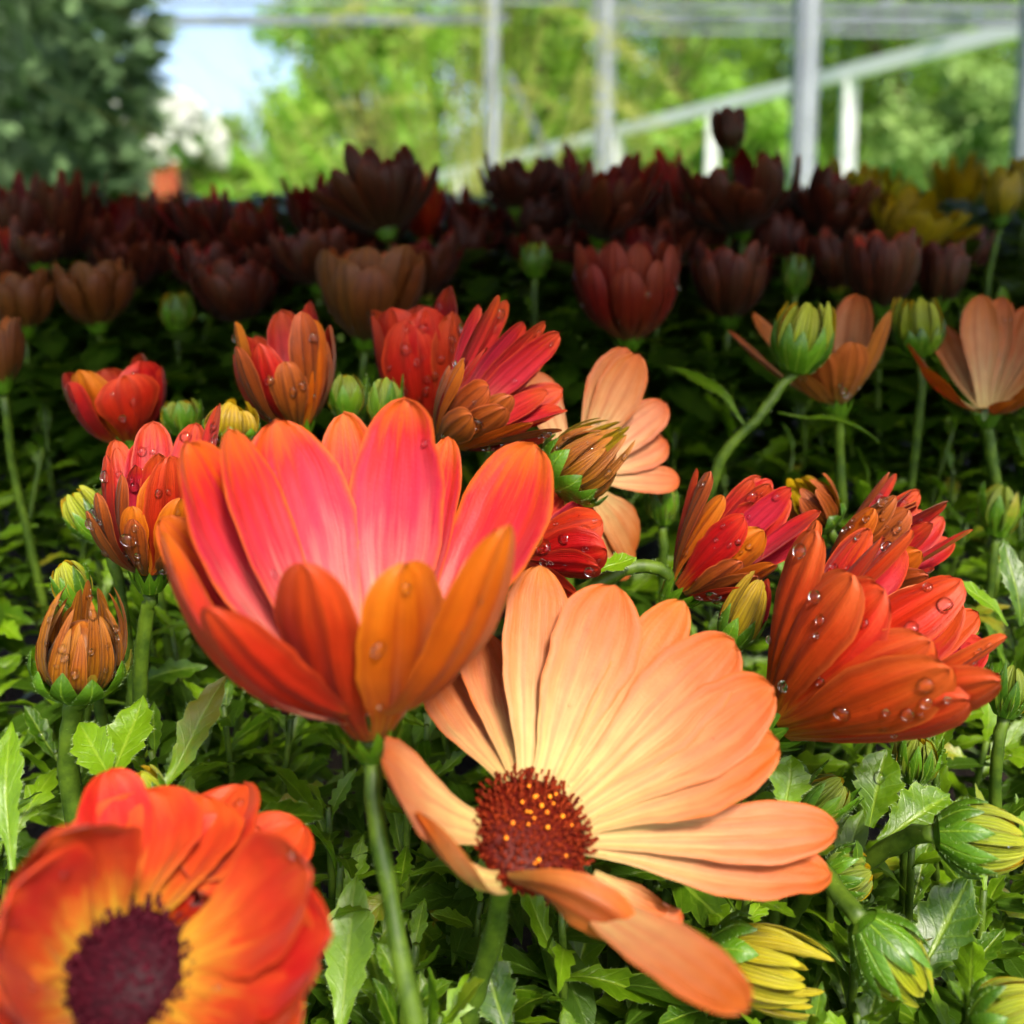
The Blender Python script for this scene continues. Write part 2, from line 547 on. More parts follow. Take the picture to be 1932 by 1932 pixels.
def hemi(mb, c, ax, r, h, n=14, rings=5, m=0, flip=False):
    """a dome of radius r and height h on axis ax"""
    a = ax.orthogonal().normalized()
    b = ax.cross(a)
    vs, fs, uv = [], [], []
    for i in range(rings + 1):
        t = i / rings * pi / 2
        for j in range(n):
            an = 2 * pi * j / n
            vs.append(c + (a * cos(an) + b * sin(an)) * r * cos(t) * 1.0 + ax * h * sin(t))
            uv.append((i / rings, j / n))
    for i in range(rings):
        for j in range(n):
            j2 = (j + 1) % n
            fs.append((i * n + j, i * n + j2, (i + 1) * n + j2, (i + 1) * n + j))
    mb.add(vs, fs, uv, m)


def hairs(mb, pts, rads, n, ln, m=1):
    """short fine hairs standing off a stem"""
    k = len(pts)
    for _ in range(n):
        s = random.uniform(0.02, 0.98) * (k - 1)
        i = int(s)
        p = pts[i].lerp(pts[min(i + 1, k - 1)], s - i)
        t = (pts[min(i + 1, k - 1)] - pts[i]).normalized()
        a = t.orthogonal().normalized()
        a = Matrix.Rotation(random.uniform(0, 2 * pi), 3, t) @ a
        r = rads[i]
        d = (a + t * random.uniform(-0.3, 0.5)).normalized()
        q = t * ln * 0.06
        l = ln * random.uniform(0.5, 1.2)
        b = p + a * r * 0.95
        mb.add([b - q, b + q, b + d * l], [(0, 1, 2)], m=m)


def stem(parent, origin, pts, r0, r1, n=14, hair=0, hl=0.0007, mat='stem', name='stem'):
    mb = MB()
    q = bez(pts, n)
    q = [q[0]] + [p + V((random.gauss(0, 1), random.gauss(0, 1), random.gauss(0, 1))) * r0 * 0.12 for p in q[1:]]
    rads = [(r0 + (r1 - r0) * i / n) * random.uniform(0.9, 1.1) for i in range(n + 1)]
    mb.tube(q, rads, 9)
    if hair:
        hairs(mb, q, rads, hair, hl)
    return mb.build(name, [M[mat], M['hair']], parent, origin)


def calyx(parent, origin, c, ax, r, h, nsep=12, seplen=1.0, spread=0.35, hair=30):
    """green cup under the petals: a receptacle with pointed bracts"""
    mb = MB()
    hemi(mb, c + ax * h * 0.55, -ax, r * 0.95, h * 0.75, 14, 5)
    a = ax.orthogonal().normalized()
    b = ax.cross(a)
    for i in range(nsep):
        an = 2 * pi * (i + random.uniform(-0.2, 0.2)) / nsep
        rd = a * cos(an) + b * sin(an)
        tg = ax.cross(rd)
        l = h * 1.5 * seplen * random.uniform(0.85, 1.15)
        wd = r * 0.42
        prev = None
        vs, fs, uv = [], [], []
        for k in range(5):
            t = k / 4
            p = c + rd * (r * (0.55 + 0.5 * min(1, t * 1.7)) + spread * r * t * t) + ax * (l * t - h * 0.1)
            ww = wd * (1 - t ** 1.6) + 1e-5
            vs += [p - tg * ww, p + rd * ww * 0.35, p + tg * ww]
            uv += [(t, 0), (t, 0.5), (t, 1)]
        for k in range(4):
            for j in range(2):
                q = k * 3 + j
                fs.append((q, q + 1, q + 4, q + 3))
        mb.add(vs, fs, uv)
    if hair:
        for _ in range(hair):
            an = random.uniform(0, 2 * pi)
            rd = a * cos(an) + b * sin(an)
            z = random.uniform(-0.1, 1.0)
            p = c + rd * r * (0.8 + 0.25 * z) + ax * h * z
            tg = ax.cross(rd) * 0.00004
            mb.add([p - tg, p + tg, p + rd * random.uniform(0.0004, 0.0009)], [(0, 1, 2)], m=1)
    return mb.build('calyx', [M['sepal'], M['hair']], parent, origin)


def nref_for(c, ax, mid):
    d = mid - c
    inw = c + ax * d.dot(ax) - mid
    if inw.length > 1e-6:
        inw.normalize()
    return ax + inw


def sphere_tip(px, py, c, L, near):
    ray = (P(px, py, 1.0) - CAM).normalized()
    oc = CAM - c
    b = ray.dot(oc)
    cc = oc.dot(oc) - L * L
    dsc = b * b - cc
    t = -b if dsc <= 0 else (-b - sqrt(dsc) if near else -b + sqrt(dsc))
    return CAM + ray * t


FLOWERS = {}


def vary(mt):
    """petal backs of one bloom differ: bronze, red and ochre mixed"""
    if mt[1] == 'brown_o':
        return (mt[0], random.choice(('brown_o', 'brown_o', 'red_o', 'ochre_o')))
    return mt


def flower_from_tips(name, label, cat, c, ax, ring, tips, mats, group, stem_pts=None, stem_r=0.0016, cal=(0.0045, 0.005),
                     stem_hair=0, nu=14, nv=8, cup=0.25, key=None, cal_off=0.002, seplen=1.0, groove=0.042, fill=0, slim=1.0):
    """a flower whose petal tips are known: tips = (px, py, near?, length m, width m, bulge[, twist, mats, cup])"""
    o = thing(name, label, cat, c - ax * 0.004, group)
    org = o.location.copy()
    spots = []
    tips = list(tips)
    st_ = random.getstate()
    for tp in list(tips):
        for _ in range(fill):
            tips.append((tp[0] + random.uniform(-46, 46), tp[1] + random.uniform(-38, 40), tp[2], tp[3] * random.uniform(0.8, 0.98), tp[4] * random.uniform(0.75, 0.95), tp[5]) + tuple(tp[6:]))
    for tp in tips:
        px, py, near, L, W, bulge = tp[:6]
        W *= slim
        tw = tp[6] if len(tp) > 6 else 0.0
        mt = tp[7] if len(tp) > 7 and tp[7] else mats
        cu = tp[8] if len(tp) > 8 else cup
        mt = vary(mt)
        tip = sphere_tip(px, py, c, L, near)
        d = tip - c
        rad = d - ax * d.dot(ax)
        rad = rad.normalized() if rad.length > 1e-5 else ax.orthogonal().normalized()
        b = c + rad * ring
        mid = (b + tip) / 2
        nr = nref_for(c, ax, mid)
        T = (tip - b).normalized()
        nn = (nr - T * nr.dot(T)).normalized()
        p1 = mid - nn * bulge * (tip - b).length
        petal(o, org, b - nn * random.uniform(0, 0.0006), p1, tip, nr, W, mt, nu, nv, cu, tw, spots=spots, groove=groove)
    if cal:
        calyx(o, org, c - ax * (cal[1] * 0.6 + cal_off), ax, cal[0], cal[1], seplen=seplen)
    if stem_pts:
        stem(o, org, [c - ax * (cal[1] * 0.7 + cal_off)] + stem_pts, stem_r, stem_r * 1.15, hair=stem_hair)
    FLOWERS[key or label] = (o, spots, label)
    return o


def axis_from(px0, py0, px1, py1, lean):
    """direction from one picture point to another, leaning out of the picture by lean"""
    return (RT * (px1 - px0) + UP * (py0 - py1)).normalized() * 1.0 - FWD * lean


def cup_flower(label, bx, by, tx, ty, d, mats, width, n=12, lean=0.35, open_=0.35, group=None, inner=None, outer_len=0.85,
               stem_to=None, nu=9, nv=6, drops_key=None, name='daisy', cat='flower', seed=None, wr=1.0, curl=0.1, flare=0.0, tmv=0.7, with_stem=True, stem_r=0.0014, ragged=0.1):
    """a half closed cup of ray petals: base and top centre in the picture, width px across the top"""
    if seed is not None:
        random.seed(seed)
    c = P(bx, by, d)
    ax = axis_from(bx, by, tx, ty, lean).normalized()
    H = sqrt((tx - bx) ** 2 + (ty - by) ** 2) * K(d) * sqrt(1 + lean * lean) * 0.97
    R = width / 2 * K(d)
    o = thing(name, label, cat, c - ax * 0.003, group)
    org = o.location.copy()
    spots = []
    a = ax.orthogonal().normalized()
    b = ax.cross(a)
    ring = min(0.0035, R * 0.3)
    off = random.uniform(0, 6.28)
    for k in range(2):
        for i in range(n // 2 + (0 if k else n % 2)):
            m = n / 2
            an = off + 2 * pi * (i + 0.5 * k + random.uniform(-0.16, 0.16)) / m
            rd = a * cos(an) + b * sin(an)
            ll = (1.0 if k == 0 else outer_len) * random.uniform(1 - ragged, 1 + ragged * 0.4)
            rr = R * (0.92 if k == 0 else 1.0) * random.uniform(0.88, 1.08)
            W = 2 * pi * R / m * 0.78 * wr * random.uniform(0.85, 1.12)
            p0 = c + rd * ring * (1 if k == 0 else 1.25) + ax * (0.0008 if k == 0 else 0)
            tip = c + rd * rr * (0.97 - curl * random.uniform(0, 1.6) + flare * random.uniform(-0.7, 1)) + ax * H * ll
            p1 = c + rd * rr * (1.08 - open_ * 0.3) + ax * H * ll * (0.26 + open_ * 0.3)
            nr = -rd * 1.0 + ax * 0.45
            petal(o, org, p0, p1, tip, nr, W, vary(mats), nu, nv, 0.3, random.uniform(-0.25, 0.25), spots=spots, tm=tmv)
    calyx(o, org, c - ax * 0.0035, ax, max(0.0028, ring * 1.25), max(0.004, ring * 1.2), hair=0)
    if with_stem:
        st = stem_to if stem_to else [c - V((0, 0, 0.03)) - ax * 0.006 + V((random.uniform(-.004, .004), 0.003, 0)), c - V((random.uniform(-.01, .01), -0.006, 0.10))]
        stem(o, org, [c - ax * 0.005] + st, stem_r, stem_r * 1.1, n=8)
    FLOWERS[drops_key or label] = (o, spots, label)
    return o


def bud(label, bx, by, tx, ty, d, width, mats, name='flower_bud', n=12, lean=0.2, group='flower buds', stem_pts=None, tight=0.5, sep=10,
        sep_len=0.55, key=None, ragged=0.12, stem_r=0.0014, hair=24, cat='bud', nv=4, nu=9, point=0.0, gap=1.0, stem_hair=30):
    """a closed bud: folded ray petals round an egg, held by separate pointed bracts"""
    c = P(bx, by, d)
    ax = axis_from(bx, by, tx, ty, lean).normalized()
    H = sqrt((tx - bx) ** 2 + (ty - by) ** 2) * K(d) * sqrt(1 + lean * lean) * 0.97
    R = width / 2 * K(d)
    o = thing(name, label, cat, c - ax * 0.002, group)
    org = o.location.copy()
    a = ax.orthogonal().normalized()
    b = ax.cross(a)
    spots = []
    core = MB()
    hemi(core, c + ax * H * 0.2, ax, R * 0.74, H * 0.5, 12, 4)
    hemi(core, c + ax * H * 0.2, -ax, R * 0.74, H * 0.18, 12, 4)
    core.build('bud_core', [M[mats[1]]], o, org)
    off = random.uniform(0, 6.28)
    for k in range(2):
        for i in range(n):
            an = off + 2 * pi * (i + 0.5 * k + random.uniform(-0.15, 0.15)) / n
            rd = a * cos(an) + b * sin(an)
            ll = (0.96 if k else 1.0) * random.uniform(1 - ragged, 1 + ragged * 0.35)
            rr = R * (0.98 if k == 0 else 0.82)
            tipr = R * (1 - tight) * (1.0 if k == 0 else 0.6) * random.uniform(0.7, 1.2)
            p0 = c + rd * R * 0.45 + ax * H * 0.04
            p1 = c + rd * (rr * 1.5 - 0.25 * (R * 0.45 + tipr)) + ax * H * ll * 0.42
            tip = c + rd * tipr + ax * H * ll
            W = 2 * pi * R / n * 0.86 * gap
            petal(o, org, p0, p1, tip, -rd + ax * 0.2, W, mats, nu, nv, -0.35, random.uniform(-0.2, 0.2), base=0.6, tm=0.35, groove=0.0, notch=0.0, ruffle=0.02, spots=spots, taper=point)
    # bracts
    for i in range(sep):
        an = off + 2 * pi * (i + random.uniform(-0.15, 0.15)) / sep
        rd = a * cos(an) + b * sin(an)
        l = H * sep_len * random.uniform(0.85, 1.2)
        mb = MB()
        vs, fs, uv = [], [], []
        tg = ax.cross(rd)
        ww0 = pi * R / sep * 1.25
        nseg = 6
        for k in range(nseg + 1):
            t = k / nseg
            rr = R * (0.42 + 0.68 * sin(min(1, t * 1.25 + 0.05) * pi / 2) - 0.1 * t * t)
            z = -H * 0.05 + l * t
            p = c + rd * rr + ax * z
            ww = ww0 * (0.75 + 0.5 * t - 1.25 * t ** 2.2) + 1e-5
            vs += [p - tg * ww - rd * ww * 0.25, p + rd * 0.0003, p + tg * ww - rd * ww * 0.25]
            uv += [(t, 0), (t, 0.5), (t, 1)]
        for k in range(nseg):
            for j in range(2):
                q = k * 3 + j
                fs.append((q, q + 1, q + 4, q + 3))
        mb.add(vs, fs, uv)
        for k in range(hair):
            t = random.random()
            q = int(t * nseg)
            e = random.choice((0, 1, 2))
            p = vs[q * 3 + e].lerp(vs[min(q + 1, nseg) * 3 + e], t * nseg - q)
            dr = (rd + tg * random.uniform(-0.7, 0.7) + ax * random.uniform(-0.2, 0.4)).normalized()
            mb.add([p - ax * 0.00004, p + ax * 0.00004, p + dr * random.uniform(0.0004, 0.0009)], [(0, 1, 2)], m=1)
        mb.build('sepal', [M['sepal'], M['hair']], o, org)
    rc = MB()
    hemi(rc, c + ax * H * 0.1, -ax, R * 0.62, H * 0.2, 12, 4)
    rc.build('receptacle', [M['sepal']], o, org)
    if stem_pts is None:
        stem_pts = [c - ax * H * 0.6 - V((0, 0, 0.01)), c - ax * H * 0.6 - V((random.uniform(-.01, .01), -0.004, 0.07))]
    stem(o, org, [c - ax * H * 0.06] + stem_pts, stem_r, stem_r * 1.1, n=10, hair=stem_hair)
    FLOWERS[key or label] = (o, spots, label)
    return o


# ================================================================== LARGE STRUCTURE
M['lawn'] = plain_mat('lawn', (70, 110, 30), (110, 150, 50), 0.6, 0.8, 0.5, 0.05)
M['soil'] = plain_mat('potting_soil', (22, 15, 10), (44, 31, 21), 90, 0.9, 1.0, 0.01)
M['wood'] = plain_mat('bench_wood', (70, 52, 38), (100, 78, 58), 8, 0.7, 0.5, 0.004)
M['white'] = plain_mat('white_paint', (196, 199, 200), (210, 212, 212), 3, 0.45, 0.1, 0.002)
M['alu'] = plain_mat('grey_aluminium', (92, 98, 108), (112, 119, 128), 4, 0.4, 0.1, 0.002)
M['alu_light'] = plain_mat('light_aluminium', (136, 142, 150), (154, 160, 168), 4, 0.5, 0.1, 0.002)
M['bark'] = plain_mat('bark', (58, 46, 36), (92, 76, 60), 6, 0.85, 0.8, 0.03)

g = MB()
g.add([V((-900, -300, 0)), V((900, -300, 0)), V((900, 1500, 0)), V((-900, 1500, 0))], [(0, 1, 2, 3)])
struct(g.build('lawn', [M['lawn']]))

# bench under the flowers, with an unseen shelf added above to shade the rear ones
bench = thing('nursery_bench', 'wooden nursery bench under the daisies with an added unseen shelf shading its rear', 'bench', (0, 0.55, 0))
bo = V((0, 0.55, 0))
mb = MB(); mb.box((0, 0.55, 0.80), (1.9, 1.2, 0.04)); mb.build('bench_top', [M['wood']], bench, bo, False)
for i in range(6):
    mb = MB(); mb.box((0, 0.182 + i * 0.148, 1.352), (1.9, 0.146, 0.02)); mb.build('shade_board', [M['wood']], bench, bo, False)
for x in (-0.92, 0.92):
    for y in (0.32, 0.93):
        mb = MB(); mb.box((x, y, 0.671), (0.05, 0.05, 1.342)); mb.build('post', [M['wood']], bench, bo, False)

# soil in the bed
vs, fs = [], []
NX, NY = 60, 36
for i in range(NX + 1):
    for j in range(NY + 1):
        x = -0.88 + 1.76 * i / NX
        y = 0.0 + 1.1 * j / NY
        vs.append(V((x, y, 0.86 + 0.07 * min(1, max(0, (y - 0.15) / 0.4)) + random.uniform(-0.008, 0.008))))
for i in range(NX):
    for j in range(NY):
        q = i * (NY + 1) + j
        fs.append((q, q + NY + 1, q + NY + 2, q + 1))
so_ = part('soil', mesh('soil', vs, fs, [M['soil']]))
struct(so_)


def bar(name, a, b, t, mat, label, cat='post', group=None):
    mb = MB()
    ax = (b - a)
    l = ax.length
    q = ax.to_track_quat('Z', 'Y').to_matrix()
    mb.box((a + b) / 2, (t, t, l), q)
    o = thing(name, label, cat, V((a.x, a.y, a.z)), group)
    mb.build('beam', [M[mat]], o, o.location.copy(), False)
    return o


def frame_post(px, w_px, d, label, mat='alu', top=3.2):
    """a square hollow-section post with a face groove and a foot plate"""
    base = P(px, 361, d)
    base.z = 0
    t = w_px * K(d)
    o = thing('frame_post', label, 'post', base, 'frame posts behind the flowers')
    mb = MB(); mb.box((0, 0, top / 2), (t, t, top)); mb.build('shaft', [M[mat]], o, None, False)
    mb = MB(); mb.box((t * 0.12, -t * 0.53, top / 2), (t * 0.28, t * 0.08, top - 0.1)); mb.build('groove_rail', [M['alu_light']], o, None, False)
    mb = MB(); mb.box((0, 0, 0.006), (t * 2.2, t * 2.2, 0.012)); mb.build('foot_plate', [M[mat]], o, None, False)
    return o


frame_post(930, 27, 4.6, 'grey metal frame post rising behind the feathery grass')
frame_post(1138, 34, 4.2, 'pale metal frame post just past the feathery grass')
frame_post(1510, 40, 3.9, 'widest pale metal frame post crossing in front of the slanted white rail')
frame_post(1928, 34, 3.9, 'pale metal frame post cut by the picture edge at the yellow flowers')

# horizontal top beams of the frame
bar('frame_beam', P(250, 40, 5.2), P(960, 36, 4.9), 0.045, 'alu', 'thin grey metal beam crossing the patch of open sky', 'beam', 'frame beams')
bar('frame_beam', P(1110, 34, 4.5), P(1960, 42, 4.1), 0.036, 'alu', 'pale upper metal beam above the slanted rail', 'beam', 'frame beams')
bar('frame_beam', P(1110, 10, 5.0), P(1960, 16, 4.6), 0.03, 'alu', 'thin grey rod above the pale upper beam', 'beam', 'frame beams')
bar('frame_brace', P(960, 140, 4.9), P(1050, 325, 4.9), 0.03, 'alu', 'thin slanting metal brace beside the grey post', 'brace', 'frame braces')
bar('frame_brace', P(1560, 62, 4.8), P(1700, -12, 4.8), 0.02, 'alu', 'short thin brace under the top of the frame', 'brace', 'frame braces')

bar('frame_beam', P(250, 6, 5.6), P(1100, 3, 5.4), 0.022, 'alu', 'thinnest grey wire bar above the open sky', 'beam', 'frame beams')
bar('frame_beam', P(1110, 58, 5.4), P(1960, 66, 5.0), 0.022, 'alu', 'thin grey bar just below the pale upper beam', 'beam', 'frame beams')
# sloping white handrail on short uprights
ra, rb = P(820, 337, 9.0), P(1975, 42, 4.4)
rail = thing('handrail', 'white handrail slanting up behind the flowers on short uprights', 'handrail', V((ra.x, ra.y, 0)))
ro = rail.location.copy()
mb = MB(); q = (rb - ra).to_track_quat('Z', 'Y').to_matrix(); mb.box((ra + rb) / 2, (0.075, 0.075, (rb - ra).length), q); mb.build('rail', [M['white']], rail, ro, False)
for px in (872, 1168, 1345, 1606):
    # where the rail passes over this column of the picture
    best = min((abs(((ra.lerp(rb, k / 400) - CAM).dot(RT) / (ra.lerp(rb, k / 400) - CAM).dot(CF)) * 1932 + 966 - px), k) for k in range(401))[1]
    p = ra.lerp(rb, best / 400)
    mb = MB(); mb.box((p.x, p.y, (p.z - 0.03) / 2), (0.068, 0.068, p.z - 0.03)); mb.build('upright', [M['white']], rail, ro, False)


# ------------------------------------------------------------------ trees
def crown_mat(name, a, b, trans=0.4):
    return plain_mat(name, a, b, 0.9, 0.5, 0.0, 0.01, 0.4, trans, 3, island=True)


CR = [crown_mat('crown_green', (70, 112, 24), (140, 178, 44)), crown_mat('crown_lime', (96, 146, 30), (150, 192, 60)),
      crown_mat('crown_deep', (48, 92, 28), (100, 146, 46)), crown_mat('crown_soft', (96, 136, 64), (150, 180, 92)),
      crown_mat('crown_gold', (150, 140, 40), (190, 170, 60))]


def tree(px, d, h, rx, rz, cm, label, zc=None, n=70, leaf=0.085, per=130, name='leafy_tree', group='trees beyond the frame', seed=0):
    random.seed(100 + seed)
    base = P(px, 361, d)
    base.z = 0
    o = thing(name, label, 'tree', base, group)
    zc = zc if zc is not None else h - rz
    mb = MB()
    top = V((random.uniform(-.3, .3), random.uniform(-.3, .3), zc + rz * 0.5))
    tr = h * 0.022 + 0.03
    pts = bez([V((0, 0, 0)), V((random.uniform(-.15, .15), 0, zc * 0.5)), top], 10)
    mb.tube(pts, [tr * (1 - 0.085 * i) for i in range(11)], 9)
    clumps = []
    for i in range(n):
        while True:
            p = V((random.uniform(-1, 1), random.uniform(-1, 1), random.uniform(-1, 1)))
            if 0.3 < p.length < 1:
                break
        clumps.append(V((p.x * rx, p.y * rx, zc + p.z * rz)))
    for i in range(9):
        c = random.choice(clumps)
        s = pts[random.randint(4, 9)]
        mb.tube(bez([s, s.lerp(c, 0.5) + V((0, 0, 0.15)), c], 5), [tr * 0.4 * (1 - 0.16 * k) for k in range(6)], 6)
    mb.build('trunk', [M['bark']], o)
    vs, fs = [], []
    cr = (rx + rz) / 2 * 0.34
    for c in clumps:
        k = cr * random.uniform(0.6, 1.25)
        for j in range(per):
            dv = V((random.gauss(0, 1), random.gauss(0, 1), random.gauss(0, 0.8))).normalized() * k * random.uniform(0.35, 1.0)
            p = c + dv
            nrm = (dv.normalized() + V((random.uniform(-.7, .7), random.uniform(-.7, .7), random.uniform(-.2, .9)))).normalized()
            a = nrm.orthogonal().normalized()
            a = Matrix.Rotation(random.uniform(0, 6.28), 3, nrm) @ a
            b = nrm.cross(a)
            s = leaf * random.uniform(0.6, 1.3)
            q = len(vs)
            vs += [p - a * s, p - b * s * 0.45 + nrm * s * 0.1, p + a * s, p + b * s * 0.45 + nrm * s * 0.1]
            fs.append((q, q + 1, q + 2, q + 3))
    cro = part('crown', mesh('crown', vs, fs, [CR[cm]], smooth=False), o)
    return o


tree(672, 15, 5.2, 1.3, 2.2, 1, 'light green rounded tree bordering the patch of sky', zc=2.6, seed=1)
tree(830, 18, 8.5, 2.0, 4.0, 0, 'tall green tree behind the feathery grass', seed=2, n=90)
tree(1010, 17, 9, 2.1, 4.2, 1, 'bright lime tree between the grey post and the next pale post', seed=3, n=90)
tree(1270, 16, 8.5, 2.2, 4.1, 0, 'bright green tree above the lone tall flower', seed=4, n=100)
tree(1440, 21, 10, 2.6, 5.0, 2, 'deep green tree behind the widest pale post', seed=5, n=100)
tree(1700, 18, 9.5, 2.3, 4.7, 0, 'broad green tree seen through the handrail', seed=6, n=100)
tree(1950, 19, 10, 2.6, 5.0, 2, 'dark green tree at the far end of the frame', seed=7, n=100)
tree(1130, 24, 11, 3.2, 5.4, 2, 'shadowy green tree farthest back between two pale posts', seed=8, n=100, leaf=0.13)
tree(1830, 12, 3.0, 1.1, 1.2, 3, 'soft grey green shrub below the slanted rail', zc=1.35, seed=9, n=50, name='rounded_shrub')
tree(1620, 26, 12, 3.4, 6, 1, 'light green tree far behind the short white upright', seed=10, n=100, leaf=0.13)
tree(1370, 11, 2.4, 0.9, 1.0, 1, 'low lime shrub behind the lone tall flower', zc=1.3, seed=11, n=40, name='rounded_shrub')
tree(345, 17, 3.5, 1.0, 0.85, 3, 'pale grey green bush low in front of the open sky', zc=1.7, seed=12, n=50, name='rounded_shrub')
tree(450, 30, 4, 3.0, 1.3, 3, 'hazy hedge row under the open sky', zc=1.2, seed=13, n=60, name='hedge_row', leaf=0.22)
tree(200, 9, 1.9, 0.9, 0.7, 1, 'bright green bush at the foot of the dark conifer', zc=1.15, seed=14, n=50, name='rounded_shrub')
tree(420, 9, 1.3, 0.45, 0.5, 1, 'small lime bush beside the orange planter', zc=0.95, seed=15, n=30, name='rounded_shrub', leaf=0.09)

# white blossoming shrub
random.seed(40)
M['blossom'] = plain_mat('white_blossom', (220, 222, 216), (244, 244, 238), 5, 0.6, 0, 0.01, trans=0.4)
wb = tree(300, 8.5, 2.0, 0.42, 0.36, 2, 'shrub covered in white blossom beside the conifer', zc=1.52, seed=16, n=30, name='blossom_shrub', leaf=0.06, group=None)
vs, fs = [], []
for i in range(420):
    a = random.uniform(0, 6.28)
    e = random.uniform(-0.35, 1.2)
    r = random.uniform(0.85, 1.15)
    p = V((0.5 * cos(a) * cos(e) * r, 0.5 * sin(a) * cos(e) * r, 1.52 + 0.42 * sin(e) * r))
    for k in range(5):
        dv = V((random.uniform(-1, 1), random.uniform(-1, 1), random.uniform(-1, 1))).normalized()
        x = dv.orthogonal().normalized() * 0.035
        y = dv.cross(x)
        c = p + dv * 0.02
        q = len(vs)
        vs += [c - x, c - y, c + x, c + y]
        fs.append((q, q + 1, q + 2, q + 3))
part('blossom', mesh('blossom', vs, fs, [M['blossom']], smooth=False), wb)['kind'] = 'stuff'

# orange planter with a white card
pl = P(292, 361, 6.0)
pl.z = 0
M['orange_box'] = plain_mat('orange_painted_wood', (136, 52, 26), (160, 70, 36), 6, 0.6, 0.3, 0.003)
pt = thing('planter_box', 'orange wooden planter box with a white tag below the blossom shrub', 'planter', pl)
for i in range(6):
    mb = MB(); mb.box((0, -0.16, 0.17 + i * 0.2), (0.34, 0.024, 0.192)); mb.build('board', [M['orange_box']], pt, None, False)
mb = MB(); mb.box((0, 0, 0.64), (0.32, 0.29, 1.24)); mb.build('liner', [M['soil']], pt, None, False)
for x in (-0.17, 0.17):
    mb = MB(); mb.box((x, -0.155, 0.655), (0.03, 0.04, 1.31)); mb.build('corner_post', [M['orange_box']], pt, None, False)
mb = MB(); mb.box((0.01, -0.178, 1.225), (0.06, 0.006, 0.06)); mb.build('tag', [M['white']], pt, None, False)

# dark conifer on the left
random.seed(50)
M['thuja'] = plain_mat('conifer_scale', (42, 72, 42), (120, 150, 100), 7, 0.5, 0.2, 0.002, 0.4, 0.15, 3, island=True)
tb = P(-20, 361, 1.7)
tb.z = 0
th = thing('conifer', 'dark green conifer with drooping scaly sprays beside the open sky', 'tree', tb)
mb = MB()
mb.tube([V((0, 0, 0.0)), V((0, 0, 1.2)), V((0.02, 0, 2.6))], [0.035, 0.028, 0.008], 9)
for i in range(60):
    z = random.uniform(0.7, 2.2)
    an = random.uniform(0, 6.28)
    r = 0.2
    mb.tube([V((0, 0, z - 0.1)), V((cos(an) * r * 0.5, sin(an) * r * 0.5, z)), V((cos(an) * r, sin(an) * r, z + 0.05))], [0.006, 0.004, 0.002], 5)
mb.build('trunk', [M['bark']], th)
mb = MB()
mb.tube([V((0, 0, 0.5)), V((0, 0, 0.9)), V((0, 0, 1.4)), V((0, 0, 2.2))], [0.1, 0.17, 0.18, 0.1], 16)
mb.build('light_block_core', [M['thuja']], th)  # solid core added to block light between the sprays
vs, fs = [], []
for i in range(3600):
    z = random.uniform(0.55, 2.0)
    R = 0.265 * (1 - 0.1 * max(0, (z - 1.4)))
    R *= 0.9 + 0.16 * sin(z * 9 + 1) * 0.6
    if z < 1.22:
        R *= 1 - 0.12 * (1.22 - z) * 5 if z > 0.95 else 0.85
    an = random.uniform(0, 6.28)
    rr = R * sqrt(random.uniform(0.5, 1.12))
    c = V((cos(an) * rr, sin(an) * rr, z))
    out_ = V((cos(an), sin(an), random.uniform(-0.5, 0.5))).normalized()
    side = out_.cross(V((0, 0, 1))).normalized()
    side = Matrix.Rotation(random.uniform(0, 3.14), 3, out_) @ side
    for k in range(9):
        f = (k - 4) / 4
        dr = (out_ + side * f * 0.9 + V((0, 0, random.uniform(-.3, .1)))).normalized()
        wv = dr.cross(side.cross(out_)).normalized() * 0.0062
        l = 0.055 * (1 - 0.35 * abs(f)) * random.uniform(0.7, 1.2)
        q = len(vs)
        nn = dr.cross(wv).normalized() * 0.003
        vs += [c, c + dr * l * 0.5 + wv + nn, c + dr * l, c + dr * l * 0.5 - wv + nn]
        fs.append((q, q + 1, q + 2, q + 3))
part('crown', mesh('crown', vs, fs, [M['thuja']], smooth=False), th)

# feathery ornamental grass behind the bench
random.seed(60)
M['blade'] = plain_mat('grass_blade', (146, 150, 66), (182, 184, 96), 8, 0.5, 0, 0.01, 0.4, 0.45, 3, island=True)
gb = P(885, 361, 1.9)
gb.z = 0
og = thing('ornamental_grass', 'tall yellowish feathery grass arching over the rear flowers', 'grass plant', gb)
vs, fs = [], []
for i in range(420):
    an = random.uniform(0, 6.28)
    lean = abs(random.gauss(0, 0.2)) + 0.02
    h = random.uniform(1.2, 1.85)
    hd = V((cos(an), sin(an) * 0.6, 0))
    r0 = random.uniform(0, 0.05)
    w0 = random.uniform(0.0014, 0.003)
    sd_ = V((-sin(an), cos(an), 0))
    dro = random.uniform(0.1, 0.6)
    pr = None
    N = 10
    for k in range(N + 1):
        t = k / N
        p = hd * (r0 + h * (lean * t * 0.9 + dro * t ** 4 * 0.55)) + V((0, 0, h * (t - dro * 0.35 * t ** 4)))
        ww = w0 * (1 - t * 0.8)
        q = len(vs)
        vs += [p - sd_ * ww, p + sd_ * ww]
        if k:
            fs.append((q - 2, q - 1, q + 1, q))
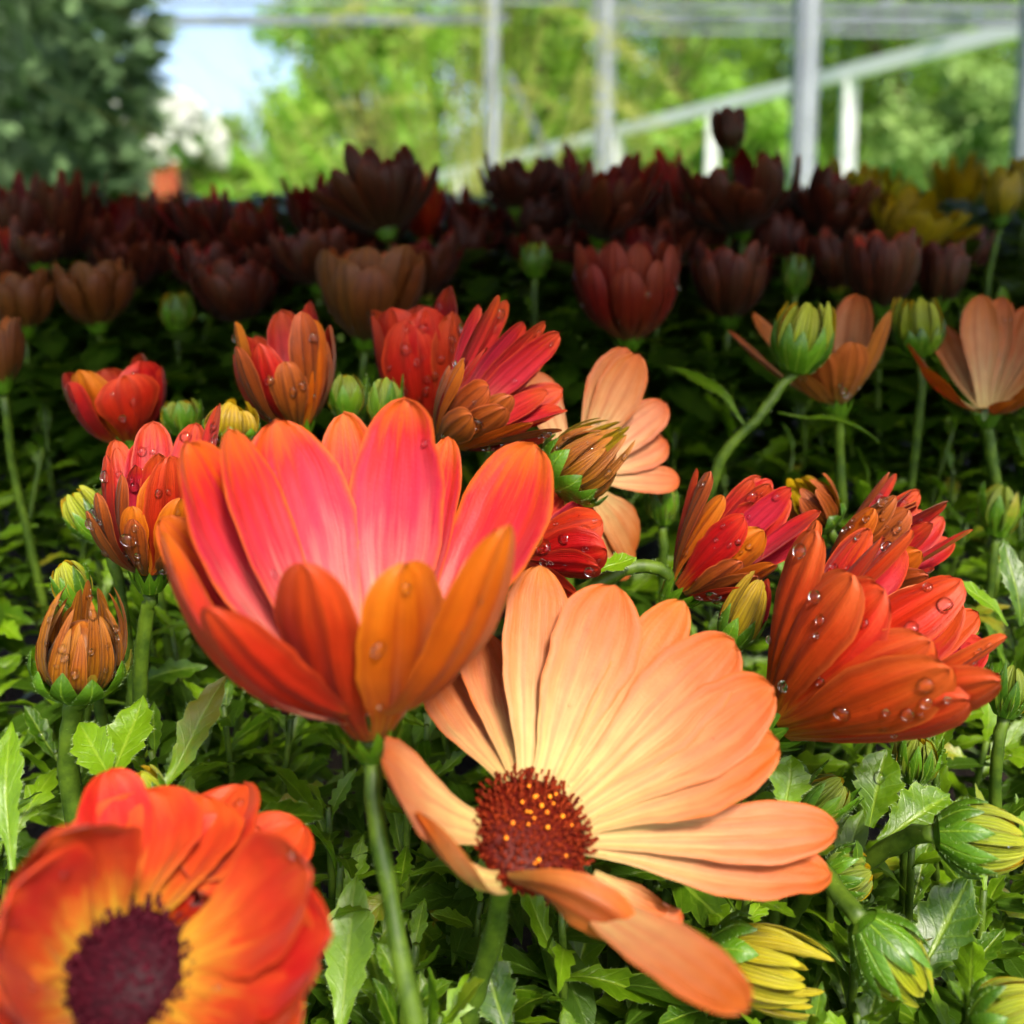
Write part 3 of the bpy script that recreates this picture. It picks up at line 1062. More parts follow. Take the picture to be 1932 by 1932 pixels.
# plumes
for i in range(34):
    an = random.uniform(0, 6.28)
    if i < 12:
        an = random.uniform(-0.6, 0.6)
    rr = random.uniform(0.05, 0.34)
    zz = random.uniform(1.18, 1.5) + 0.1 * (1 - rr)
    hd = V((cos(an), sin(an) * 0.5, 0))
    for k in range(26):
        t = random.random()
        c = hd * (rr + 0.13 * t) + V((0, 0, zz + 0.06 * t - 0.13 * t * t))
        dv = (hd * 1.2 + V((random.gauss(0, .5), random.gauss(0, .5), random.gauss(-.2, .4)))).normalized() * random.uniform(0.02, 0.05)
        s_ = dv.orthogonal().normalized() * 0.0011
        q = len(vs)
        vs += [c - s_, c + s_, c + dv]
        fs.append((q, q + 1, q + 2))
gp = part('blades', mesh('blades', vs, fs, [M['blade']], smooth=False), og)
gp['kind'] = 'stuff'

# ================================================================== FLOWERS
G_FRONT = 'open daisies in front'
cm = 0.01
random.seed(201)

# --- red and pink cup in front
cA = P(700, 1372, 0.182)
axA = axis_from(700, 1372, 672, 930, 0.42).normalized()
flower_from_tips('daisy', 'large pink and red cup-shaped daisy on a tall stem in front', 'flower', cA, axA, 0.0036, [
    (430, 808, 0, 5.9 * cm, 1.25 * cm, 0.10),
    (648, 778, 0, 6.0 * cm, 1.35 * cm, 0.10),
    (846, 825, 0, 5.9 * cm, 1.1 * cm, 0.10),
    (520, 793, 0, 5.85 * cm, 2.05 * cm, 0.12),
    (765, 750, 0, 6.05 * cm, 1.9 * cm, 0.10),
    (352, 832, 0, 6.1 * cm, 1.85 * cm, 0.13),
    (1008, 838, 0, 6.2 * cm, 2.1 * cm, 0.13, 0.15),
    (305, 978, 0, 5.6 * cm, 1.7 * cm, 0.12, 0.15),
    (572, 1062, 1, 4.1 * cm, 1.55 * cm, 0.17, 0.0, ('pink', 'red_o')),
    (762, 1062, 1, 4.0 * cm, 1.75 * cm, 0.17, 0.0, ('pink', 'ochre_o')),
], ('pink', 'ochre_o'), G_FRONT, [P(702, 1480, 0.180), P(725, 1640, 0.176), P(757, 1800, 0.172), P(790, 2000, 0.168)], 0.0015,
    (0.0046, 0.005), stem_hair=60, nu=18, nv=10, cup=0.22, key='A', groove=0.026)

fa = FLOWERS['A'][0]
fo = fa.location.copy()
petal(fa, fo, P(672, 1356, .178), P(375, 1352, .170), P(304, 1006, .176), RT + UP * 0.35 + FWD * 0.1, 0.0165, ('pink', 'red_o'), 18, 9, 0.3, 0.0, spots=FLOWERS['A'][1])
petal(fa, fo, P(724, 1352, .175), P(880, 1325, .160), P(958, 990, .158), FWD * 0.8 - RT * 0.75 + UP * 0.2, 0.0140, ('pink', 'ochre_o'), 18, 9, 0.3, 0.0, spots=FLOWERS['A'][1])
petal(fa, fo, P(684, 1352, .175), P(520, 1360, .160), P(388, 1146, .157), FWD + RT * 0.5 + UP * 0.25, 0.0138, ('pink', 'red_o'), 18, 9, 0.3, 0.0, spots=FLOWERS['A'][1])

# --- pale orange daisy
cB = P(1005, 1568, 0.186)
axB = (-FWD * 0.68 + UP * 0.66 + RT * 0.28).normalized()
dB = flower_from_tips('daisy', 'large open pale orange daisy with a red-brown centre', 'flower', cB, axB, 0.0098, [
    (905, 1195, 0, 4.6 * cm, 1.35 * cm, 0.05),
    (1290, 1135, 0, 5.2 * cm, 1.25 * cm, 0.06),
    (815, 1270, 0, 4.3 * cm, 1.35 * cm, 0.05),
    (1018, 1068, 0, 5.0 * cm, 1.5 * cm, 0.07),
    (1385, 1208, 0, 5.2 * cm, 1.7 * cm, 0.06),
    (1160, 1105, 0, 4.8 * cm, 1.9 * cm, 0.06),
    (1458, 1295, 0, 5.2 * cm, 1.65 * cm, 0.06),
    (1468, 1398, 0, 4.8 * cm, 1.55 * cm, 0.05),
    (1580, 1563, 0, 5.62 * cm, 1.2 * cm, 0.03, 0.1),
    (1568, 1648, 0, 5.55 * cm, 1.45 * cm, 0.03, -0.1),
    (722, 1440, 1, 3.8 * cm, 1.9 * cm, 0.16, 0.2),
    (1412, 1905, 1, 5.4 * cm, 1.2 * cm, -0.02, 0.2),
], ('peach', 'peach_o'), G_FRONT, [P(945, 1700, 0.195), P(925, 1790, 0.200), P(890, 1900, 0.204), P(850, 2040, 0.206)], 0.002,
    (0.0058, 0.005), stem_hair=260, nu=18, nv=10, cup=0.12, key='B', cal_off=0.004, groove=0.02, slim=0.94)


def disc(parent, org, c, ax, r, h, dome_mat, floret_mat, n, fl, fr0, spread=0.3, pollen=0, rim=0):
    mb = MB()
    hemi(mb, c, ax, r * 0.96, h, 24, 7)
    hemi(mb, c, -ax, r * 0.9, h * 0.4, 24, 3)
    dome = mb.build('disc', [M[dome_mat]], parent, org)
    a = ax.orthogonal().normalized()
    b = ax.cross(a)
    fm = MB()
    for i in range(n):
        rr = sqrt((i + 0.5) / n)
        an = i * 2.39996 + random.gauss(0, 0.05)
        rd = a * cos(an) + b * sin(an)
        fr = fr0 * random.uniform(0.7, 1.5)
        z = sqrt(max(0, 1 - rr * rr * 0.96))
        p = c + rd * r * rr + ax * h * z * 0.97
        nn = (rd * rr * (0.5 + spread) + ax * (0.35 + z)).normalized()
        nn = (nn + V((random.gauss(0, .28), random.gauss(0, .28), random.gauss(0, .28)))).normalized()
        l = fl * random.uniform(0.6, 1.25) * (0.75 + 0.7 * rr)
        x = nn.orthogonal().normalized()
        y = nn.cross(x)
        vs = []
        for k in range(5):
            an2 = k * 2 * pi / 5
            e = x * cos(an2) + y * sin(an2)
            vs.append(p + e * fr * 0.7)
        for k in range(5):
            an2 = k * 2 * pi / 5
            e = x * cos(an2) + y * sin(an2)
            vs.append(p + nn * l + e * fr * random.uniform(0.9, 1.5))
        vs.append(p + nn * l * 0.82)
        fs = [(k, (k + 1) % 5, 5 + (k + 1) % 5, 5 + k) for k in range(5)] + [(5 + k, 5 + (k + 1) % 5, 10) for k in range(5)]
        fm.add(vs, fs)
    f = fm.build('florets', [M[floret_mat]], dome, org)
    f['kind'] = 'stuff'
    for i in range(pollen):
        rr = random.uniform(0.05, 0.66)
        an = random.uniform(0, 6.28)
        rd = a * cos(an) + b * sin(an)
        p = c + rd * r * rr + ax * (h * sqrt(1 - rr * rr) + fl * 0.85)
        pm = MB()
        fr = fr0 * random.uniform(0.7, 1.15)
        hemi(pm, p, ax, fr * 1.5, fr * 1.6, 8, 3)
        hemi(pm, p, -ax, fr * 1.5, fr * 1.2, 8, 3)
        pm.build('pollen_tip', [M['pollen']], dome, org)


disc(dB, dB.location.copy(), cB - axB * 0.0012, axB, 0.0112, 0.0036, 'disc_red', 'floret_red', 420, 0.0012, 0.00024, pollen=22)
# withered strap hanging behind the lower right petals
mb_o = FLOWERS['B'][0]
random.seed(5)
for a_, b_, c_ in (((1120, 1650, .183), (1190, 1690, .184), (1262, 1712, .186)), ((1190, 1700, .187), (1240, 1725, .187), (1285, 1718, .188))):
    petal(mb_o, mb_o.location.copy(), P(*a_), P(*b_), P(*c_), axB, 0.004, ('peach', 'peach_o'), 10, 4, 0.9, 1.2, ruffle=0.3, name='petal')

petal(mb_o, mb_o.location.copy(), P(966, 1662, .176), P(1060, 1672, .163), P(1198, 1772, .166), FWD + UP * 0.3, 0.0095, ('peach', 'peach_o'), 16, 8, 0.25, 0.0)
petal(mb_o, mb_o.location.copy(), P(945, 1668, .178), P(852, 1690, .165), P(784, 1532, .168), FWD * 0.5 + RT * 0.7 + UP * 0.1, 0.0110, ('peach', 'peach'), 16, 8, 0.45, -0.25)

# --- scarlet daisy bottom left, very near
random.seed(301)
cC = P(235, 1838, 0.150)
axC = (-FWD * 0.80 + UP * 0.56 + RT * 0.05).normalized()
dC = flower_from_tips('daisy', 'blurred scarlet daisy with a dark purple centre in the near corner', 'flower', cC, axC, 0.0072, [
    (205, 1452, 0, 3.4 * cm, 1.22 * cm, 0.2, 0.5),
    (462, 1478, 0, 3.7 * cm, 1.59 * cm, 0.2, -0.4),
    (570, 1552, 0, 3.8 * cm, 1.59 * cm, 0.22, -0.2),
    (270, 1492, 0, 3.0 * cm, 2.13 * cm, 0.16),
    (375, 1500, 0, 3.1 * cm, 1.95 * cm, 0.18),
    (492, 1568, 0, 3.05 * cm, 2.01 * cm, 0.16),
    (100, 1570, 1, 2.75 * cm, 1.95 * cm, 0.12),
    (585, 1640, 1, 3.4 * cm, 1.83 * cm, 0.18),
    (625, 1765, 1, 3.5 * cm, 1.65 * cm, 0.16),
    (600, 1830, 1, 3.2 * cm, 2.07 * cm, 0.12),
    (15, 1690, 1, 2.6 * cm, 2.07 * cm, 0.1),
    (-20, 1840, 1, 2.6 * cm, 2.07 * cm, 0.08),
    (560, 1990, 1, 3.2 * cm, 1.95 * cm, 0.12),
    (-20, 2000, 1, 3.2 * cm, 1.95 * cm, 0.12),
    (120, 2120, 1, 3.2 * cm, 1.95 * cm, 0.12),
    (300, 2150, 1, 3.2 * cm, 1.95 * cm, 0.12),
    (440, 2100, 1, 3.2 * cm, 1.95 * cm, 0.12),
], ('scarlet', 'red_o'), G_FRONT, [cC + V((0.0, 0.022, -0.03)), cC + V((0.0, 0.03, -0.11))], 0.002, (0.006, 0.005), nu=16, nv=10, cup=0.3, key='C', cal_off=0.004)
disc(dC, dC.location.copy(), cC - axC * 0.001, axC, 0.0094, 0.0040, 'disc_dark', 'floret_dark', 300, 0.0012, 0.00028)

# --- orange red cup on the right
random.seed(401)
cD = P(1470, 1362, 0.222)
axD = axis_from(1470, 1362, 1740, 1165, 0.22).normalized()
flower_from_tips('daisy', 'orange-red cup daisy lying sideways with raindrops on its outer petals', 'flower', cD, axD, 0.004, [
    (1845, 1160, 0, 5.4 * cm, 1.2 * cm, 0.1, 0.0, ('scarlet', 'red_o')),
    (1780, 1110, 0, 5.2 * cm, 1.4 * cm, 0.12, 0.0, ('peach', 'red_o')),
    (1640, 998, 0, 5.0 * cm, 1.6 * cm, 0.1),
    (1704, 1032, 0, 5.1 * cm, 1.6 * cm, 0.1),
    (1812, 1132, 0, 4.9 * cm, 1.7 * cm, 0.1),
    (1862, 1215, 0, 5.0 * cm, 1.5 * cm, 0.1),
    (1540, 1002, 1, 4.4 * cm, 1.4 * cm, 0.12, 0.5),
    (1888, 1282, 1, 5.1 * cm, 1.5 * cm, 0.08, 0.2),
    (1610, 1085, 1, 4.2 * cm, 1.8 * cm, 0.16),
    (1830, 1318, 1, 4.5 * cm, 1.5 * cm, 0.12),
    (1668, 1112, 1, 4.2 * cm, 1.95 * cm, 0.17),
    (1795, 1262, 1, 4.6 * cm, 1.6 * cm, 0.15),
    (1758, 1210, 1, 4.3 * cm, 1.7 * cm, 0.18),
], ('coral', 'flame_o'), G_FRONT, [P(1400, 1420, 0.23), P(1370, 1560, 0.24)], 0.0018, (0.005, 0.005), stem_hair=60, nu=16, nv=9, cup=0.25, key='D', fill=1, slim=0.92)

# --- middle distance
G_MID = 'half open daisies in the middle of the bed'
random.seed(501)
cI = P(838, 830, 0.272)
axI = axis_from(838, 830, 990, 720, 0.45).normalized()
flower_from_tips('daisy', 'red daisy opening sideways with brown-backed wet petals, behind the pink cup', 'flower', cI, axI, 0.003, [
    (905, 575, 0, 4.0 * cm, 0.8 * cm, 0.05),
    (955, 566, 0, 4.1 * cm, 0.85 * cm, 0.05),
    (988, 608, 0, 3.8 * cm, 0.9 * cm, 0.05),
    (1032, 648, 0, 3.9 * cm, 1.05 * cm, 0.04),
    (1062, 735, 0, 3.5 * cm, 1.1 * cm, 0.03),
    (1070, 775, 1, 3.5 * cm, 0.9 * cm, 0.03),
    (1060, 812, 1, 3.5 * cm, 0.8 * cm, 0.03),
    (918, 655, 1, 2.9 * cm, 1.0 * cm, 0.14),
    (848, 690, 1, 2.3 * cm, 0.9 * cm, 0.16),
    (922, 728, 1, 2.5 * cm, 1.15 * cm, 0.17),
    (955, 770, 1, 2.6 * cm, 1.0 * cm, 0.16),
    (1005, 798, 1, 2.9 * cm, 0.8 * cm, 0.12),
    (890, 782, 1, 2.0 * cm, 1.0 * cm, 0.2),
], ('coral', 'brown_o'), G_MID, [P(818, 900, 0.276), P(800, 1050, 0.28)], 0.0016, (0.004, 0.0045), nu=14, nv=8, key='I', fill=1, slim=0.9)

random.seed(511)
cJ = P(1085, 900, 0.292)
axJ = (-FWD * 0.85 + UP * 0.3 + RT * 0.25).normalized()
flower_from_tips('daisy', 'apricot daisy spread behind the brown-tipped closed bud', 'flower', cJ, axJ, 0.005, [
    (1205, 668, 0, 4.0 * cm, 1.35 * cm, 0.03),
    (1180, 655, 0, 4.1 * cm, 1.35 * cm, 0.03),
    (1256, 760, 0, 3.6 * cm, 1.2 * cm, 0.03),
    (1256, 830, 0, 3.2 * cm, 1.3 * cm, 0.03),
    (1282, 905, 0, 3.3 * cm, 0.95 * cm, 0.02),
    (1195, 1040, 0, 3.2 * cm, 1.5 * cm, -0.12),
    (1185, 1090, 0, 3.6 * cm, 1.2 * cm, -0.08),
    (1000, 700, 0, 3.6 * cm, 1.2 * cm, 0.03),
    (930, 960, 0, 3.2 * cm, 1.2 * cm, 0.03),
    (1020, 1050, 0, 3.0 * cm, 1.2 * cm, 0.03),
], ('apricot', 'apricot_o'), G_MID, [P(1080, 980, 0.305), P(1070, 1150, 0.31)], 0.0016, (0.004, 0.0045), key='J', cup=0.12)

random.seed(521)
cL = P(985, 1040, 0.245)
axL = axis_from(985, 1040, 1120, 1010, 0.15).normalized()
flower_from_tips('daisy', 'deep red wet daisy half hidden between the pink cup and the apricot petals', 'flower', cL, axL, 0.003, [
    (1122, 962, 0, 2.5 * cm, 1.0 * cm, 0.08),
    (1062, 925, 0, 2.2 * cm, 0.8 * cm, 0.1),
    (1145, 1038, 1, 2.2 * cm, 1.3 * cm, 0.08),
    (1138, 985, 1, 2.2 * cm, 1.1 * cm, 0.1),
    (1132, 1072, 1, 2.2 * cm, 0.9 * cm, 0.08),
    (1095, 1132, 1, 2.3 * cm, 0.9 * cm, 0.08),
    (1050, 1165, 1, 2.2 * cm, 0.9 * cm, 0.08),
    (1024, 935, 1, 1.6 * cm, 0.7 * cm, 0.15, 0, ('coral', 'brown_o')),
    (1022, 1000, 1, 1.3 * cm, 0.6 * cm, 0.15, 0, ('coral', 'brown_o')),
], ('coral', 'red_o'), G_MID, [P(950, 1090, 0.25), P(900, 1200, 0.26)], 0.0016, (0.004, 0.0045), key='L')

random.seed(531)
cM = P(1290, 1108, 0.252)
axM = axis_from(1290, 1108, 1430, 965, 0.35).normalized()
flower_from_tips('daisy', 'coral daisy with brown-backed petals opening upward beside the arching stem', 'flower', cM, axM, 0.003, [
    (1455, 905, 0, 3.6 * cm, 0.9 * cm, 0.06),
    (1435, 900, 0, 3.5 * cm, 0.95 * cm, 0.06),
    (1488, 932, 0, 3.5 * cm, 1.15 * cm, 0.05),
    (1535, 992, 0, 3.6 * cm, 1.25 * cm, 0.05),
    (1340, 890, 1, 3.0 * cm, 0.8 * cm, 0.1, 0.6),
    (1365, 935, 1, 2.6 * cm, 0.7 * cm, 0.1, 0.6),
    (1405, 975, 1, 2.6 * cm, 0.95 * cm, 0.12),
    (1440, 1000, 1, 2.6 * cm, 1.1 * cm, 0.14),
    (1465, 1065, 1, 2.6 * cm, 1.0 * cm, 0.14),
    (1400, 1060, 1, 1.9 * cm, 0.9 * cm, 0.18),
    (1440, 1110, 1, 2.2 * cm, 0.8 * cm, 0.16),
], ('coral', 'brown_o'), G_MID, [P(1262, 1085, 0.252), P(1200, 1068, 0.25), P(1110, 1110, 0.248), P(1040, 1190, 0.246)], 0.0017, (0.0042, 0.005), stem_hair=120, key='M', fill=1, slim=0.9)

random.seed(541)
cN = P(1560, 1120, 0.262)
axN = axis_from(1560, 1120, 1730, 985, 0.35).normalized()
flower_from_tips('daisy', 'red and rust daisy tucked behind the orange-red sideways cup', 'flower', cN, axN, 0.003, [
    (1690, 893, 0, 3.9 * cm, 0.8 * cm, 0.08, 0.5),
    (1735, 926, 0, 3.8 * cm, 0.9 * cm, 0.06),
    (1738, 962, 0, 3.7 * cm, 0.9 * cm, 0.06),
    (1778, 975, 0, 3.8 * cm, 1.1 * cm, 0.05),
    (1798, 1020, 0, 3.7 * cm, 1.1 * cm, 0.05),
    (1752, 1085, 1, 2.9 * cm, 1.0 * cm, 0.12),
    (1690, 935, 1, 3.2 * cm, 1.0 * cm, 0.12),
    (1715, 962, 1, 3.2 * cm, 1.0 * cm, 0.12),
    (1738, 1040, 1, 2.9 * cm, 1.0 * cm, 0.14),
    (1650, 960, 1, 2.8 * cm, 1.0 * cm, 0.14),
], ('coral', 'brown_o'), G_MID, [P(1540, 1180, 0.27), P(1530, 1300, 0.27)], 0.0016, (0.004, 0.0045), key='N', fill=1, slim=0.9)

random.seed(551)
cE = P(285, 1075, 0.242)
axE = axis_from(285, 1075, 300, 850, 0.3).normalized()
flower_from_tips('daisy', 'wet red-brown daisy, half closed, left of the pink cup', 'flower', cE, axE, 0.003, [
    (218, 830, 0, 3.6 * cm, 0.9 * cm, 0.12),
    (288, 795, 0, 3.8 * cm, 1.15 * cm, 0.1),
    (370, 798, 0, 3.8 * cm, 1.1 * cm, 0.1),
    (430, 860, 0, 3.5 * cm, 1.2 * cm, 0.12),
    (200, 860, 1, 3.0 * cm, 0.9 * cm, 0.2, 0.3, ('coral', 'red_o')),
    (182, 930, 1, 2.5 * cm, 0.9 * cm, 0.24),
    (320, 860, 1, 3.0 * cm, 1.3 * cm, 0.16, 0, ('coral', 'red_o')),
    (230, 895, 1, 2.5 * cm, 0.95 * cm, 0.2),
    (305, 885, 1, 2.6 * cm, 1.25 * cm, 0.18, 0, ('coral', 'ochre_o')),
    (250, 955, 1, 2.0 * cm, 0.8 * cm, 0.22),
    (340, 940, 1, 2.3 * cm, 1.1 * cm, 0.18, 0, ('coral', 'ochre_o')),
    (345, 1030, 1, 1.5 * cm, 1.0 * cm, 0.2),
], ('coral', 'brown_o'), G_MID, [P(285, 1130, 0.244), P(270, 1200, 0.246), P(262, 1420, 0.25)], 0.0016, (0.004, 0.0045), key='E', fill=1, slim=0.9)

cup_flower('half closed rust-orange daisy nearest the shaded edge, above a yellow-green bud', 245, 832, 205, 680, 0.31, ('coral', 'brown_o'), 190, n=10, lean=0.25, group=G_MID, drops_key='F', seed=561, nu=12, nv=7, wr=1.1)
cup_flower('ragged red and ochre daisy with a curled petal, above the pink cup', 560, 805, 522, 600, 0.295, ('coral', 'brown_o'), 215, n=14, lean=0.25, group=G_MID, drops_key='G', seed=562, nu=12, nv=7, ragged=0.3, wr=1.0)
cup_flower('tall red daisy with rain beads, shoulder to shoulder with the sideways red daisy', 800, 805, 775, 560, 0.315, ('coral', 'red_o'), 185, n=10, lean=0.3, group=G_MID, drops_key='H', seed=563, nu=12, nv=7, wr=1.2)
# shaded rear flowers
G_SH = 'half closed daisies in the shade'
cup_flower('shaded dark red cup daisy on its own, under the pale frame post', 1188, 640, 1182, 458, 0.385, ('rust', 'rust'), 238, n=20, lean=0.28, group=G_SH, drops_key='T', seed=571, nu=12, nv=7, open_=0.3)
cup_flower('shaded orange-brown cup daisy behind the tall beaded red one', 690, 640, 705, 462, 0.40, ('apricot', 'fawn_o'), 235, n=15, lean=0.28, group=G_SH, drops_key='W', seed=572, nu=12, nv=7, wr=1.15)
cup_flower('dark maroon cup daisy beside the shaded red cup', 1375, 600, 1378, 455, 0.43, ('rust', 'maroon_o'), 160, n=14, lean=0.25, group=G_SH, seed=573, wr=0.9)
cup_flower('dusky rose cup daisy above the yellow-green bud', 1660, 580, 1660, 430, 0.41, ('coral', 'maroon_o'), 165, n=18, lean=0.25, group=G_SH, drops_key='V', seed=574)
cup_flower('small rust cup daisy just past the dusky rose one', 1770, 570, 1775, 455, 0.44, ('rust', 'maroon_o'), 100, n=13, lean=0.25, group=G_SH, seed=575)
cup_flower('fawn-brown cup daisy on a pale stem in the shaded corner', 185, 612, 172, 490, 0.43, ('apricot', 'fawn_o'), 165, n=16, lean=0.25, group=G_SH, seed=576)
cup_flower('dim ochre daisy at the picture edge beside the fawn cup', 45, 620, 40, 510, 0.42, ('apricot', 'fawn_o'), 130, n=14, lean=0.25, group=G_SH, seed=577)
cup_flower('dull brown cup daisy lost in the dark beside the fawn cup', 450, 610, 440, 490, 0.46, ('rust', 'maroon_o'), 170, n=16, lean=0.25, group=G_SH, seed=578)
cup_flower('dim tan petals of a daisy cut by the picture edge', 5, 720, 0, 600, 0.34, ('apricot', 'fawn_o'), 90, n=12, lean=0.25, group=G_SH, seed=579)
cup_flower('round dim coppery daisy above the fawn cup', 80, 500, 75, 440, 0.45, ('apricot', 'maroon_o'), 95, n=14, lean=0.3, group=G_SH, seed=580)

more = [
    (28, 560, 420, .47, 120), (250, 545, 445, .5, 120), (330, 540, 440, .52, 110), (395, 560, 460, .5, 120), (530, 560, 450, .5, 130),
    (600, 540, 430, .47, 130), (800, 560, 440, .48, 120), (880, 520, 400, .56, 110), (1040, 530, 420, .54, 130), (1230, 540, 425, .5, 130),
    (1310, 520, 400, .53, 130), (1470, 530, 400, .52, 130), (1580, 545, 430, .48, 120), (1810, 520, 420, .53, 110), (1180, 470, 370, .55, 130),
    (1480, 460, 350, .56, 120), (700, 480, 380, .53, 140), (1640, 480, 390, .55, 120), (900, 480, 380, .6, 110), (440, 480, 395, .56, 110), (270, 450, 375, .57, 100)]
MORE = []
for i, (x, by, ty, d, wd) in enumerate(more):
    MORE.append((x, ty, cup_flower('', x, by, x + random.uniform(-12, 12), ty, d, random.choice((('rust', 'maroon_o'), ('rust', 'maroon_o'), ('coral', 'maroon_o'))), wd * 1.3, n=22, lean=random.uniform(0.05, 0.5), group='dark daisies filling the shaded rear', seed=660 + i, nu=8, nv=5, open_=random.uniform(0.2, 0.6), ragged=0.3, flare=random.uniform(0.15, 0.45), tmv=random.uniform(0.42, 0.62))))

# orange ones on the right
random.seed(591)
cQ = P(1578, 758, 0.335)
axQ = axis_from(1578, 758, 1560, 600, 0.25).normalized()
flower_from_tips('daisy', 'apricot daisy with a few wide-set petals behind the striped green bud', 'flower', cQ, axQ, 0.003, [
    (1618, 555, 0, 4.0 * cm, 1.5 * cm, 0.1),
    (1560, 590, 0, 3.8 * cm, 1.2 * cm, 0.1),
    (1420, 590, 0, 4.2 * cm, 0.9 * cm, 0.1),
    (1475, 588, 0, 4.0 * cm, 0.9 * cm, 0.1),
    (1375, 625, 1, 4.1 * cm, 1.0 * cm, 0.12),
    (1680, 585, 1, 3.6 * cm, 1.2 * cm, 0.16),
    (1610, 645, 1, 2.8 * cm, 1.2 * cm, 0.18),
    (1550, 660, 1, 2.6 * cm, 1.2 * cm, 0.18),
    (1500, 700, 1, 2.6 * cm, 1.0 * cm, 0.18),
], ('apricot', 'apricot_o'), G_SH, [P(1582, 800, 0.34), P(1590, 960, 0.345)], 0.0015, (0.004, 0.0045), key='Q')

random.seed(592)
cR = P(1862, 775, 0.335)
axR = axis_from(1862, 775, 1855, 600, 0.4).normalized()
flower_from_tips('daisy', 'dusky apricot open cup daisy at the picture edge on a straight stem', 'flower', cR, axR, 0.003, [
    (1770, 612, 0, 3.8 * cm, 1.2 * cm, 0.12),
    (1850, 556, 0, 4.0 * cm, 1.3 * cm, 0.1),
    (1892, 560, 0, 4.0 * cm, 1.1 * cm, 0.1),
    (1945, 575, 0, 4.0 * cm, 1.3 * cm, 0.1),
    (2000, 640, 0, 3.8 * cm, 1.3 * cm, 0.1),
    (1712, 650, 1, 3.4 * cm, 1.3 * cm, 0.18),
    (1738, 690, 1, 3.0 * cm, 1.3 * cm, 0.2),
    (1990, 700, 1, 3.2 * cm, 1.3 * cm, 0.2),
    (1920, 755, 1, 1.8 * cm, 1.2 * cm, 0.2),
], ('apricot', 'ochre_o'), G_SH, [P(1866, 830, 0.337), P(1885, 950, 0.34), P(1895, 1060, 0.345)], 0.0017, (0.004, 0.0045), key='R')

# rear row against the light
G_REAR = 'rear row of daisies against the light'
rear = [
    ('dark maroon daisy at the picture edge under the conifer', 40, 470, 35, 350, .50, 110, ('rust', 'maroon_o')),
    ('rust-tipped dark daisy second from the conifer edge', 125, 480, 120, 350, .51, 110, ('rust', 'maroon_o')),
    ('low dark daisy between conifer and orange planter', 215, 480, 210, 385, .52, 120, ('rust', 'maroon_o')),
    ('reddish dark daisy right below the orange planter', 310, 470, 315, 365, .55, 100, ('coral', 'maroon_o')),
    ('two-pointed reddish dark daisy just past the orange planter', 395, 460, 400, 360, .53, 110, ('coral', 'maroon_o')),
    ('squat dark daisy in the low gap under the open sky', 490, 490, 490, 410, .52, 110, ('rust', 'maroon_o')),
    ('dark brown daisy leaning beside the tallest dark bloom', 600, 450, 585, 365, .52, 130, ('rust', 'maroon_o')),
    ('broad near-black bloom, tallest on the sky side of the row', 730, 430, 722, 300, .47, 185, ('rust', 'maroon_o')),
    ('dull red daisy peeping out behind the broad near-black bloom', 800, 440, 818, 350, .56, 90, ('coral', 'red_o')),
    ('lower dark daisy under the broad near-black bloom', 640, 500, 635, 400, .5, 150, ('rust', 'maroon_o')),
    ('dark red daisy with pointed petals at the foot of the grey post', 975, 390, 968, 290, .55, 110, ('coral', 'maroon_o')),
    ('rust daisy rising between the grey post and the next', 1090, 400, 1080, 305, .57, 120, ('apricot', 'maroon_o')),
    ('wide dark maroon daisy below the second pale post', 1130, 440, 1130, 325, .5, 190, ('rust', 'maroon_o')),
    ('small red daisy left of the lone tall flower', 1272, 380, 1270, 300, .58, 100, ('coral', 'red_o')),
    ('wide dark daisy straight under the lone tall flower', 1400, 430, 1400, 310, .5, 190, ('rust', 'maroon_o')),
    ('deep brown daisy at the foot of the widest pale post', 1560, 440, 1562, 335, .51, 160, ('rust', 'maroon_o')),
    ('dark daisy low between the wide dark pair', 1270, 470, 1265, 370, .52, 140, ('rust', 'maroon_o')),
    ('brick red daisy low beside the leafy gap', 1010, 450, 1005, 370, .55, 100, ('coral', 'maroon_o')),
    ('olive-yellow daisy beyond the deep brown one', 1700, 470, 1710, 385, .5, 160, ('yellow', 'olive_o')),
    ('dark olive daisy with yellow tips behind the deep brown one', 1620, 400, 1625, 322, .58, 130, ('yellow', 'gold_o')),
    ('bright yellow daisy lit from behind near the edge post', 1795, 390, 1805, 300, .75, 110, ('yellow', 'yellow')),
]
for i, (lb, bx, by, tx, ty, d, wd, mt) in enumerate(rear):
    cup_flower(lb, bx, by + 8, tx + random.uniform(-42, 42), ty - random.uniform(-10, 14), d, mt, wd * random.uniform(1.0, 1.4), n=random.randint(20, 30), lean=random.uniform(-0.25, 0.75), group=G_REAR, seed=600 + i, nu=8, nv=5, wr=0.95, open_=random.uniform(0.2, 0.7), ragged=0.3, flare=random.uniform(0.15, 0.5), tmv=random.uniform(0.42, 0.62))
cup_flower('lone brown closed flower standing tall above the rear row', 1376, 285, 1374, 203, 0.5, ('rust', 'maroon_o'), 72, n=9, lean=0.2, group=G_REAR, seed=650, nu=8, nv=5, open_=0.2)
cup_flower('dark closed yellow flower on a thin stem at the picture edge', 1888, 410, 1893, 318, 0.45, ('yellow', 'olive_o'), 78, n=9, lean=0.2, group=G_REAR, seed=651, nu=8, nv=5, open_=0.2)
cup_flower('yellowish dark bloom cut by the picture edge behind the closed yellow flower', 1935, 400, 1938, 290, 0.55, ('yellow', 'olive_o'), 80, n=10, lean=0.2, group=G_REAR, seed=652, nu=8, nv=5)

